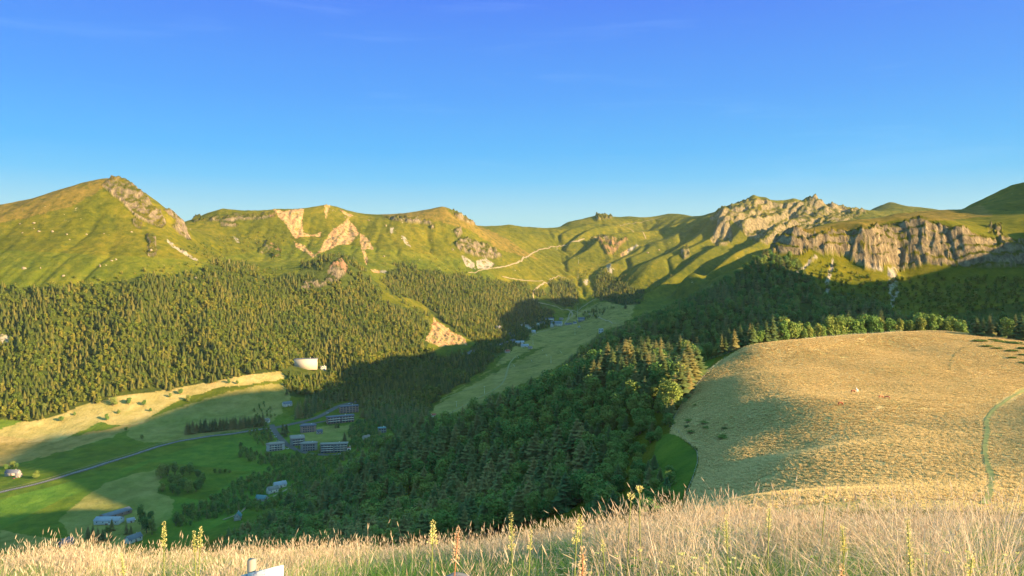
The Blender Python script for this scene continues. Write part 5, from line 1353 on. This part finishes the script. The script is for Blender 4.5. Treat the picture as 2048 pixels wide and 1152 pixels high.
def grass_mat(name, c0, c1, c2, transl=0.3, rough=0.7):
    m, N, L, b = newmat(name)
    oi = N.new("ShaderNodeObjectInfo"); g = N.new("ShaderNodeNewGeometry")
    r = ramp_node(N, [(0.0, c0), (0.5, c1), (1.0, c2)])
    f = math_node(N, L, 'ADD', math_node(N, L, 'MULTIPLY', oi.outputs["Random"], 0.5), math_node(N, L, 'MULTIPLY', g.outputs["Random Per Island"], 0.5))
    L.new(f, r.inputs[0]); L.new(r.outputs[0], b.inputs["Base Color"]); b.inputs["Roughness"].default_value = rough; b.inputs["Specular IOR Level"].default_value = 0.25
    t = N.new("ShaderNodeBsdfTranslucent"); L.new(r.outputs[0], t.inputs[0])
    mx = N.new("ShaderNodeMixShader"); mx.inputs[0].default_value = transl
    out = [q for q in N if q.type == 'OUTPUT_MATERIAL'][0]
    L.new(b.outputs[0], mx.inputs[1]); L.new(t.outputs[0], mx.inputs[2]); L.new(mx.outputs[0], out.inputs[0])
    return m
M_STRAW = grass_mat("dry_straw", (0.24, 0.19, 0.11), (0.46, 0.37, 0.24), (0.70, 0.60, 0.43))
M_HEADS = grass_mat("seed_heads", (0.44, 0.33, 0.22), (0.62, 0.49, 0.34), (0.80, 0.68, 0.50))
M_GREEN = grass_mat("green_blades", (0.06, 0.17, 0.025), (0.13, 0.28, 0.04), (0.26, 0.36, 0.07))
M_TUSS = grass_mat("tussock_straw", (0.37, 0.255, 0.09), (0.62, 0.44, 0.175), (0.80, 0.59, 0.30), 0.2)

def blade(V, Fq, mats, x, y, h, w, lean, la, droop, segs=5, mi=0, head=None, z0=-0.05, rr=random):
    """a bent blade or culm as a narrow strip; head = (length, width, material index)"""
    fa = rr.uniform(0, 3.14159); fx_, fy_ = math.cos(fa), math.sin(fa)
    dx, dy = math.cos(la), math.sin(la)
    pts = []
    for k in range(segs + 1):
        t = k / segs
        r = lean * t + droop * t ** 3
        pts.append((x + dx * r * h, y + dy * r * h, z0 + h * (t - 0.45 * droop * t ** 3 - 0.25 * lean * t * t)))
    b0 = len(V)
    for k, p in enumerate(pts):
        t = k / segs; ww = w * (1 - 0.75 * t) / 2
        V.append((p[0] - fx_ * ww, p[1] - fy_ * ww, p[2])); V.append((p[0] + fx_ * ww, p[1] + fy_ * ww, p[2]))
    for k in range(segs):
        Fq.append((b0 + 2 * k, b0 + 2 * k + 1, b0 + 2 * k + 3, b0 + 2 * k + 2)); mats.append(mi)
    if head:
        hl, hw, hm = head
        p = np.array(pts[-1]); d = p - np.array(pts[-2]); d /= np.linalg.norm(d) + 1e-9
        q0 = p - d * hl * 0.5
        for a in (0, 1.57):
            s = np.array((math.cos(fa + a), math.sin(fa + a), 0))
            b0 = len(V)
            prof = ((0, 0.25), (0.25, 1.0), (0.6, 0.8), (1, 0.12))
            for t, ww in prof:
                c = q0 + d * hl * t
                V.append(tuple(c - s * hw * ww / 2)); V.append(tuple(c + s * hw * ww / 2))
            for k in range(3):
                Fq.append((b0 + 2 * k, b0 + 2 * k + 1, b0 + 2 * k + 3, b0 + 2 * k + 2)); mats.append(hm)
def tuft_proto(name, seed, n_, hgt, rad, w, lean, droop, headp, mats, mi=0, spread=1.0, segs=5):
    rr = random.Random(seed); V, Fq, M = [], [], []
    bias = rr.uniform(0, 6.28)
    for _ in range(n_):
        a = rr.uniform(0, 6.28); r = rad * math.sqrt(rr.random())
        h = hgt * rr.uniform(0.55, 1.1)
        la = a + rr.gauss(0, 0.5) if rr.random() < 0.75 else bias
        hd = (rr.uniform(0.05, 0.09), rr.uniform(0.006, 0.010), 1) if rr.random() < headp else None
        blade(V, Fq, M, r * math.cos(a), r * math.sin(a), h, w * rr.uniform(0.7, 1.3), abs(rr.gauss(0, lean)) * spread + 0.03, la, abs(rr.gauss(0, droop)), segs, mi, hd, rr=rr)
    me = fast_mesh(name, V, Fq, None, mats, mat_idx=M)
    return proto(name, me)
DRY = [tuft_proto("dry_tuft", 100 + k, 46, (0.70, 0.62, 0.78, 0.66)[k], 0.13, 0.0042, 0.22, (0.15, 0.3, 0.1, 0.45)[k], 0.75, [M_STRAW, M_HEADS]) for k in range(4)]
ARCH = [tuft_proto("arching_tuft", 200 + k, 80, 0.62, 0.10, 0.0038, 0.45, 0.55, 0.25, [M_STRAW, M_HEADS]) for k in range(3)]
GRN = [tuft_proto("green_tuft", 300 + k, 80, 0.42, 0.13, 0.0065, 0.35, 0.35, 0.0, [M_GREEN, M_HEADS]) for k in range(3)]
TALL = [tuft_proto("tall_stalks", 500 + k, 7, 0.86, 0.16, 0.0062, 0.16, 0.18, 1.0, [M_HEADS, M_HEADS]) for k in range(3)]
BIGA = [tuft_proto("big_arching_tuft", 600 + k, 170, 0.95, 0.14, 0.0046, 0.55, 0.6, 0.2, [M_HEADS, M_HEADS], segs=7) for k in range(2)]
# grass on the brow: one field of tufts
rs = np.random.RandomState(3)
N0 = 11500
ang = rs.uniform(-0.86, 0.80, N0 * 3); rad_ = np.sqrt(rs.uniform(2.4 ** 2, 17.0 ** 2, N0 * 3))
keep = rs.rand(len(ang)) < np.clip(5.5 / rad_, 0.22, 1.0)
ang, rad_ = ang[keep][:N0], rad_[keep][:N0]
gxp, gyp = np.sin(ang) * rad_, np.cos(ang) * rad_
gn = fbm(gxp, gyp, 1.6, 3, 91)
cl_ = fbm(gxp, gyp, 0.75, 2, 93)
gpx = 1024 + F * gxp / gyp
gz = land(gxp, gyp)
u = rs.rand(len(gxp))
green = u < np.clip(0.80 - 1.5 * gn - 0.075 * (rad_ - 4), 0.15, 0.95)
arch = (~green) & (u > 0.72 - 0.18 * sstep(1500, 1900, gpx) - 0.05)
kind = np.where(green, 7 + rs.randint(0, 3, len(gxp)), np.where(arch, 4 + rs.randint(0, 3, len(gxp)), rs.randint(0, 4, len(gxp))))
sc = rs.uniform(0.7, 1.15, len(gxp)) * (1 + 0.30 * gn) * np.where(green, 1.0, np.interp(gpx, [0, 500, 900, 1300, 1500, 2048], [0.80, 0.70, 0.72, 0.94, 0.92, 0.92]))
sc = sc * np.where(green, 1.0, np.where(rad_ < 5.8, np.interp(gpx, [0, 700, 900, 1450, 1650, 2048], [0.85, 0.8, 0.66, 0.66, 0.9, 0.9]), 1.0))
near_ok = rs.rand(len(gxp)) < np.where(rad_ < 5.6, np.interp(gpx, [0, 300, 700, 900, 1500, 1600, 2048], [0.6, 0.5, 0.4, 0.22, 0.22, 0.6, 0.7]), np.where(rad_ < 9, 0.7, 0.9))
keep = (green | near_ok) & (green | (cl_ > -0.12 - 0.25 * sstep(6, 10, rad_))) & ~((np.abs(gpx - 915) < 60) & (rad_ < 4.9)) & ~((np.abs(gpx - 525) < 75) & (rad_ < 5.0))
EX = []
for k in range(260):
    d_ = rs.uniform(3.4, 9.0); p_ = rs.uniform(-40, 2090)
    if rs.rand() < 0.45 and p_ < 1050: continue
    EX.append(((p_ - 1024) / F * d_, d_, 10 + rs.randint(3), rs.uniform(0.75, 1.12) * (0.85 if p_ < 1100 else 1.0)))
for p_, d_, s_ in ((1480, 4.9, 0.85), (1600, 4.5, 0.9), (1700, 5.0, 0.9), (1850, 4.8, 1.0), (1960, 5.2, 1.0), (2030, 4.6, 1.05), (1900, 6.2, 1.0), (1380, 6.0, 0.9), (1440, 7.0, 0.95), (1330, 5.6, 0.8), (40, 5.0, 0.7), (140, 5.6, 0.65)):
    EX.append(((p_ - 1024) / F * d_, d_, 13 + rs.randint(2), s_))
EX = np.array(EX)
scatter("grass", np.r_[np.c_[gxp, gyp, gz][keep], np.c_[EX[:, 0], EX[:, 1], land(EX[:, 0], EX[:, 1])]], rs.uniform(0, 6.28, keep.sum() + len(EX)), np.repeat(np.r_[sc[keep], EX[:, 3]][:, None], 3, 1), np.r_[kind[keep], EX[:, 2].astype(int)], DRY + ARCH + GRN + TALL + BIGA, kind="stuff", label="long dry grass with seed heads and green blades on the brow")

# tussocks over the golden pasture
TU = []
for k in range(4):
    rr = random.Random(400 + k); V, Fq, M = [], [], []
    for _ in range(22):
        a = rr.uniform(0, 6.28); r = 0.22 * math.sqrt(rr.random())
        blade(V, Fq, M, r * math.cos(a), r * math.sin(a), rr.uniform(0.25, 0.5), 0.09, rr.uniform(0.2, 0.8), a, 0.3, 2, 0, None, rr=rr)
    TU.append(proto("tussock", fast_mesh("tussock", V, Fq, None, [M_TUSS], mat_idx=M)))
n_t = 120000
ty_ = rs.uniform(140, 560, n_t * 3); pxx = rs.uniform(1330, 2110, n_t * 3); tx_ = (pxx - 1024) / F * ty_
tk = rs.rand(len(ty_)) < (ty_ / 560.0)
tx_, ty_ = tx_[tk], ty_[tk]
pq, pyq = proj(tx_, ty_, sample(tx_, ty_))
PASTURE = Z['dry'][1][0]
ok = inpoly(pq, pyq, PASTURE) & (fbm(tx_, ty_, 7.0, 3, 17) > -0.42)
for pth in ([(2075, 770), (2040, 785), (1995, 810), (1972, 838), (1976, 862), (1970, 890), (1972, 915), (1985, 955), (1982, 985), (1970, 1010)],):
    ok &= polyline_dist(pq, pyq, pth) > 7
tx_, ty_ = tx_[ok][:n_t], ty_[ok][:n_t]
tz_ = land(tx_, ty_)
ts_ = rs.uniform(0.7, 1.5, len(tx_))
print("tussocks", len(tx_))
scatter("pasture_grass", np.c_[tx_, ty_, tz_], rs.uniform(0, 6.28, len(tx_)), np.c_[ts_ * 1.2, ts_ * 1.2, ts_ * 0.8], rs.randint(0, 4, len(tx_)), TU, kind="stuff", label="dry tussock grass covering the golden pasture")

# low dark shrubs on the pasture
M_JUN = leaf_mat("juniper_leaves", (0.045, 0.10, 0.018), (0.08, 0.14, 0.022), (0.15, 0.20, 0.03), scale=0.8)
JM = []
for k in range(3):
    v, f = leaf_crown(rng, 420, 12, 0.35, 0.5, 0.30, 0.075)
    JM.append(gmesh("shrub_leaves", v, f, M_JUN))
def mat_bush(px, py, wpx, hpx_, label, group):
    x, y, z = on_ground(px, py)
    o = link("low_shrub", JM[r2.randrange(3)]); o.location = (x, y, z - 0.15)
    w_ = wpx * y / F; o.scale = (w_, w_ * r2.uniform(0.9, 1.4), max(0.7, hpx_ * y / F * 0.6)); o.rotation_euler = (0, 0, r2.uniform(-0.2, 0.2))
    o["label"] = label; o["category"] = "shrub"; o["group"] = group
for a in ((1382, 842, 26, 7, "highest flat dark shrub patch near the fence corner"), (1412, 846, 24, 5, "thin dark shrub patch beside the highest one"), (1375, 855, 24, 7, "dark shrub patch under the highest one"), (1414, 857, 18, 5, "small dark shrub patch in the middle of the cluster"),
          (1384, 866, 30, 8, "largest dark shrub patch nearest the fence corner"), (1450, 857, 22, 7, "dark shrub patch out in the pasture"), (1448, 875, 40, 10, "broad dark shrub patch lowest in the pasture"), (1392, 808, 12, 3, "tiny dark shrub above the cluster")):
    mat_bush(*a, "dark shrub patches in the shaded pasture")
sh = [(1962, 682, 30, 9), (1984, 679, 26, 8), (2002, 684, 28, 8), (2020, 676, 30, 9), (1972, 693, 30, 7), (1992, 697, 26, 7), (2030, 688, 36, 9), (2046, 697, 34, 9), (2026, 702, 26, 8), (2022, 716, 22, 8), (2044, 710, 24, 8), (2012, 668, 26, 8), (2048, 728, 20, 7)]
wd = ["first", "second", "third", "fourth", "fifth", "sixth", "seventh", "eighth", "ninth", "tenth", "eleventh", "twelfth", "thirteenth"]
sh.sort()
for k, a in enumerate(sh):
    mat_bush(*a, "low green shrub at the far pasture corner, %s in order towards the frame edge" % wd[k], "low shrubs at the far corner of the pasture")

def skin_animal(name, x, y, z, rotz, scale, colr, label, category, group, graze=True, length=1.0):
    """horse or cow: one continuous skinned body"""
    hd = (0.98, 0, 0.35) if graze else (1.25, 0, 1.75)
    V = [(0, 0, 1.12), (-0.45 * length, 0, 1.15), (-0.80 * length, 0, 1.14), (0.40 * length, 0, 1.12), (0.72 * length, 0, 1.20),   # trunk
         (0.95, 0, 0.95 if graze else 1.45), hd, (hd[0] + 0.16, 0, hd[2] - 0.24 if graze else hd[2] - 0.1)]
    E = [(0, 1), (1, 2), (0, 3), (3, 4), (4, 5), (5, 6), (6, 7)]
    R = [0.33, 0.34, 0.27, 0.31, 0.23, 0.14, 0.11, 0.07]
    for s in (-1, 1):
        b = len(V); V += [(-0.78 * length, s * 0.2, 0.92), (-0.70 * length, s * 0.2, 0.66), (-0.86 * length, s * 0.2, 0.45), (-0.80 * length, s * 0.2, 0.02)]
        E += [(2, b), (b, b + 1), (b + 1, b + 2), (b + 2, b + 3)]; R += [0.20, 0.12, 0.065, 0.055]
        b = len(V); V += [(0.62 * length, s * 0.18, 0.85), (0.62 * length, s * 0.18, 0.45), (0.64 * length, s * 0.18, 0.02)]
        E += [(4, b), (b, b + 1), (b + 1, b + 2)]; R += [0.14, 0.07, 0.055]
        b = len(V); V += [(hd[0] - 0.02, s * 0.10, hd[2] + 0.14)]; E += [(6, b)]; R += [0.025]
    b = len(V); V += [(-1.02 * length, 0, 0.98), (-1.06 * length, 0, 0.5)]; E += [(2, b), (b, b + 1)]; R += [0.04, 0.03]
    me = bpy.data.meshes.new(name); me.from_pydata(V, E, [])
    o = link(name, me); md = o.modifiers.new("skin", 'SKIN'); me.skin_vertices[0].data[0].use_root = True
    for i, r in enumerate(R): me.skin_vertices[0].data[i].radius = (r, r * (0.85 if i < 5 else 1))
    sb = o.modifiers.new("sub", 'SUBSURF'); sb.levels = 2; sb.render_levels = 2
    me.materials.append(plain(name + "_coat", colr, 0.8, 0.12, 2.0)); 
    o.location = (x, y, z); o.scale = (scale,) * 3; o.rotation_euler = (0, 0, rotz)
    o["label"] = label; o["category"] = category; o["group"] = group
for px_, py_, rz, c_, nm, lb, gz_ in ((1714, 785, 1.35, (0.78, 0.74, 0.68), "horse", "white horse standing seen from behind on the golden pasture", False), (1706, 786, 0.3, (0.22, 0.075, 0.04), "cow", "brown cow grazing beside the white horse", True),
                                 (1762, 797, 0.2, (0.42, 0.17, 0.085), "cow", "pale brown cow of the grazing pair", True), (1774, 800, 2.7, (0.33, 0.11, 0.06), "cow", "darker brown cow of the grazing pair", True), (1681, 811, 0.1, (0.22, 0.06, 0.035), "cow", "red-brown cow grazing alone nearest the viewer", True)):
    x, y, z = on_ground(px_, py_)
    skin_animal(nm, x, y, z + 0.02, rz, 1.05, c_, lb, nm, "animals on the pasture", gz_)

# ------------------------------------------------------------------ brow: flower spikes, signboard, stone
M_YEL = grass_mat("yellow_petals", (0.58, 0.50, 0.14), (0.72, 0.63, 0.22), (0.82, 0.76, 0.38), 0.3)
M_ORA = grass_mat("faded_orange_petals", (0.58, 0.34, 0.20), (0.74, 0.50, 0.30), (0.80, 0.66, 0.36), 0.3)
M_STEM = plain("green_stem", (0.16, 0.20, 0.05), 0.8, 0.2, 10)
M_STEMR = plain("reddish_stem", (0.28, 0.12, 0.06), 0.8, 0.2, 10)
M_BLEAF = grass_mat("broad_leaf", (0.10, 0.20, 0.03), (0.15, 0.28, 0.04), (0.22, 0.34, 0.06), 0.35)
def fore(px, py, d):
    """brow point whose ground lies under pixel column px at depth d"""
    x, _, z = unproj(px, py, d); return float(x), d, float(z)
def spike(px, ytop, ybot, d, label, orange=False, nwh=6, umbel=False, wpx=10, tall=None):
    """ytop..ybot: photo rows of the flowering part"""
    d = d * 0.86
    x, _, zt = fore(px, ytop, d); _, _, zb = fore(px, ybot, d)
    zg = float(land(np.array([x]), np.array([d]))[0])
    r = bpy.data.objects.new("flower_spike", None); scene.collection.objects.link(r); r.location = (x, d, zg)
    r["label"] = label; r["category"] = "wildflower"; r["group"] = "yellow flower spikes in the grass"
    H_ = zt - zg; rr = random.Random(int(px * 7 + ytop)); tilt = rr.uniform(-0.05, 0.05)
    v, f = [], []
    for k in range(9):
        t = k / 8
        for s in range(5):
            a = 1.2566 * s; rad = 0.006 * (1 - 0.5 * t)
            v.append((tilt * (t * t - 1) * 1.0 + rad * math.cos(a), rad * math.sin(a), -0.05 + (H_ + 0.03) * t))
    for k in range(8):
        for s in range(5): f.append((k * 5 + s, k * 5 + (s + 1) % 5, (k + 1) * 5 + (s + 1) % 5, (k + 1) * 5 + s))
    link("stem", gmesh("stem", v, f, M_STEMR if orange else M_STEM), r)
    R = wpx * d / F / 2
    zz0 = zb - zg
    levels = [H_] if umbel else [zz0 + (H_ - zz0) * (k / (nwh - 1)) ** 0.9 for k in range(nwh)]
    for li, zc in enumerate(levels):
        t = zc / H_; cx = tilt * (t * t - 1)
        v, f = [], []
        Rw = R * (1.15 - 0.45 * (li / max(1, nwh - 1))) if not umbel else R
        sp_ = (H_ - zz0) / nwh * 0.75 if not umbel else R
        for _ in range(38 if not umbel else 60):
            a = rr.uniform(0, 6.28); q = rr.uniform(0.2, 1.0); e = Rw * 0.42
            c = np.array((cx + math.cos(a) * Rw * q, math.sin(a) * Rw * q, zc + rr.uniform(-1, 1) * sp_ * math.sqrt(1.05 - q * q)))
            up = np.array((math.cos(a) * 0.7, math.sin(a) * 0.7, rr.uniform(0.2, 1.0))); up /= np.linalg.norm(up)
            sd = np.cross(up, (rr.uniform(-1, 1), rr.uniform(-1, 1), 0.3)); sd /= np.linalg.norm(sd) + 1e-6
            b0 = len(v); v += [tuple(c - up * e * 0.4), tuple(c + sd * e * 0.3 + up * e * 0.2), tuple(c + up * e), tuple(c - sd * e * 0.3 + up * e * 0.2)]; f.append((b0, b0 + 1, b0 + 2, b0 + 3))
        link("flower_whorl", gmesh("flower_whorl", v, f, M_ORA if orange else M_YEL), r)
    # paired leaves, larger towards the foot
    for k in range(3):
        zc = H_ * (0.10 + 0.15 * k) 
        if zc > zz0 + 0.35 * (H_ - zz0): break
        v, f = [], []
        for s in (0, math.pi):
            a = s + k * 1.5 + rr.uniform(-.3, .3); ln = 0.12 * (1 - 0.15 * k); wd_ = ln * 0.30
            ca, sa = math.cos(a), math.sin(a); cx = tilt * ((zc / H_) ** 2 - 1)
            b0 = len(v)
            for t, ww, dz in ((0, 0.1, 0), (0.35, 1, 0.35), (0.7, 0.75, 0.45), (1, 0.02, 0.30)):
                for q in (-1, 0, 1):
                    v.append((cx + ca * ln * t - sa * q * wd_ * ww, sa * ln * t + ca * q * wd_ * ww, zc + ln * dz + abs(q) * 0.012))
            for t in range(3):
                for q in range(2): f.append((b0 + t * 3 + q, b0 + t * 3 + q + 1, b0 + (t + 1) * 3 + q + 1, b0 + (t + 1) * 3 + q))
        link("leaf", gmesh("leaf", v, f, M_BLEAF), r)
for a in ((328, 1048, 1090, 6.5, "tallest yellow spike over the blue-roofed house", False, 6, False, 10), (402, 1058, 1092, 6.2, "bright leaning yellow spike over the dark hedge", False, 5, False, 11), (388, 1065, 1100, 6.2, "yellow spike just beside the bright leaning one", False, 5, False, 9),
          (243, 1110, 1145, 5.0, "dull low yellow spike among straw", False, 5, False, 9), (866, 1046, 1085, 5.6, "yellow-green branched spike against the dark wood", False, 5, False, 16), (916, 1060, 1118, 4.7, "orange faded spike above the grey stone", True, 7, False, 15),
          (1022, 1033, 1092, 5.4, "pale yellow spike with four clear tiers", False, 5, False, 13), (1062, 1062, 1095, 5.0, "short yellow spike beside the four-tiered one", False, 4, False, 10), (1160, 1034, 1058, 5.8, "upper yellow spike in the straw before the dark wood", False, 3, False, 14),
          (1154, 1052, 1082, 5.1, "yellow spike just below the upper one", False, 3, False, 15), (1166, 1100, 1158, 3.9, "pink-orange wilted spike at the bottom edge", True, 6, False, 20), (1205, 1082, 1100, 4.8, "small yellow spike in the middle of the straw", False, 3, False, 11),
          (1262, 992, 1000, 6.6, "round yellowish flower head before the dark trees", False, 1, True, 14), (1279, 978, 986, 6.8, "highest round yellowish flower head", False, 1, True, 14), (1452, 1034, 1090, 5.0, "slender yellow spike with separated tiers", False, 5, False, 12),
          (1539, 1012, 1052, 5.6, "thick yellow spike standing over pale pink grass", False, 5, False, 12), (1652, 993, 1000, 6.4, "tiny yellow tip above the drooping straw", False, 1, True, 9), (1685, 1052, 1100, 4.8, "yellow spike in the arching straw", False, 6, False, 13),
          (1683, 1132, 1160, 3.8, "orange spike low in the arching straw", True, 4, False, 16), (1815, 1038, 1140, 4.4, "tall yellow spike with green leaves in the bright straw", False, 9, False, 14), (1944, 1110, 1160, 4.0, "yellow spike at the bottom edge in bright straw", False, 5, False, 19),
          (1690, 1090, 1100, 4.8, "small yellow bud cluster low in the arching straw", False, 1, True, 9)):
    spike(*a)
# small yellow flowers
def daisy(px, py, d, k):
    x, _, z = fore(px, py, d); v, f = [], []
    zg = float(land(np.array([x]), np.array([d]))[0])
    rr = random.Random(k)
    v = [(0.002, 0, 0), (-0.002, 0, 0), (-0.001, 0, z - zg), (0.001, 0, z - zg)]; f = [(0, 1, 2, 3)]
    fl = bpy.data.objects.new("small_flower", None); scene.collection.objects.link(fl); fl.location = (x, d, zg)
    link("stem", gmesh("stem", v, f, M_STEM), fl)
    v, f = [(0, 0, z - zg + 0.004)], []
    for s in range(10): v.append((0.014 * math.cos(s * .628), 0.014 * math.sin(s * .628), z - zg + (0.006 if s % 2 else -0.002)))
    for s in range(10): f.append((0, 1 + s, 1 + (s + 1) % 10))
    link("flower_head", gmesh("flower_head", v, f, M_YEL), fl)
    fl["label"] = "tiny yellow flower low in the green grass under the straw"; fl["category"] = "wildflower"; fl["group"] = "tiny yellow flowers in the grass"
for k in range(34):
    daisy(r2.choice((r2.uniform(1180, 1460), r2.uniform(1440, 1560), r2.uniform(1820, 2040), r2.uniform(1340, 1420))), r2.uniform(1098, 1150), r2.uniform(4.0, 5.2), k)

# signboard on a post
sb = bpy.data.objects.new("signboard", None); scene.collection.objects.link(sb)
dS = 4.6
x0, _, z0 = fore(504, 1119, dS); zg = float(land(np.array([x0]), np.array([dS]))[0])
sb.location = (x0, dS, zg)
sb["label"] = "white slanted board beside a grey wooden post, rising from the grass"; sb["category"] = "sign"
v, f = [], []
box(v, f, -0.022, 0.022, -0.022, 0.022, -0.3, z0 - zg)
po = link("post", gmesh("post", v, f, M_POST), sb)
mS, N_, L_, b_ = newmat("white_board")
tcN = N_.new("ShaderNodeTexCoord"); nzN = noise_node(N_, L_, 26, 3, 0.5, tcN.outputs["Object"]); rN = ramp_node(N_, [(0.36, (0.22, 0.26, 0.36)), (0.41, (0.58, 0.58, 0.57)), (1, (0.66, 0.66, 0.64))]); L_.new(nzN.outputs[0], rN.inputs[0]); L_.new(rN.outputs[0], b_.inputs["Base Color"])
pA = np.array(fore(478, 1154, dS - 0.03)); pB = np.array(fore(566, 1132, dS - 0.12)); pC = np.array(fore(566, 1190, dS - 0.12)); pD = np.array(fore(478, 1210, dS - 0.03))
th = np.array((0.0, 0.012, 0.004))
vv = [tuple(q - np.array(sb.location)) for q in (pA, pB, pC, pD)] + [tuple(q + th - np.array(sb.location)) for q in (pA, pB, pC, pD)]
link("board", gmesh("board", vv, [(0, 3, 2, 1), (4, 5, 6, 7), (0, 1, 5, 4), (1, 2, 6, 5), (2, 3, 7, 6), (3, 0, 4, 7)], mS), sb)
# stone
bm_v, bm_f = [], []
dR = 4.3
xr, _, zr = fore(915, 1140, dR)
for i in range(14):
    for j in range(24):
        th_ = math.pi * i / 13; ph = 2 * math.pi * j / 24
        p = np.array((math.sin(th_) * math.cos(ph), math.sin(th_) * math.sin(ph), math.cos(th_)))
        k = 1 + 0.14 * float(fbm(np.array([p[0] * 3 + 5]), np.array([p[1] * 3 + p[2] * 2]), 1.3, 3, 8)[0])
        bm_v.append((p[0] * 0.125 * k, p[1] * 0.11 * k, p[2] * 0.10 * k))
for i in range(13):
    for j in range(24): bm_f.append((i * 24 + j, (i + 1) * 24 + j, (i + 1) * 24 + (j + 1) % 24, i * 24 + (j + 1) % 24))
st = link("stone", fast_mesh("stone", bm_v, bm_f, None, [plain("grey_stone", (0.15, 0.15, 0.155), 0.9, 0.3, 14)], smooth=True))
st.location = (xr, dR, zr - 0.125); st["label"] = "rounded grey stone under the orange flower spike"; st["category"] = "stone"

# ------------------------------------------------------------------ air
hz = []; hf = []
box(hz, hf, -9000, 9000, -3000, 9000, -700, 620)
mh = bpy.data.materials.new("haze"); mh.use_nodes = True
nt = mh.node_tree; nt.nodes.clear()
ho = nt.nodes.new("ShaderNodeOutputMaterial"); pv = nt.nodes.new("ShaderNodeVolumePrincipled")
pv.inputs["Color"].default_value = (0.80, 0.88, 1.0, 1); pv.inputs["Density"].default_value = 0.000016; pv.inputs["Anisotropy"].default_value = 0.2
nt.links.new(pv.outputs[0], ho.inputs["Volume"])
USE_HAZE = True
if USE_HAZE:
    link("haze", gmesh("haze", hz, hf, mh), kind="stuff", label="thin evening haze filling the valley air")
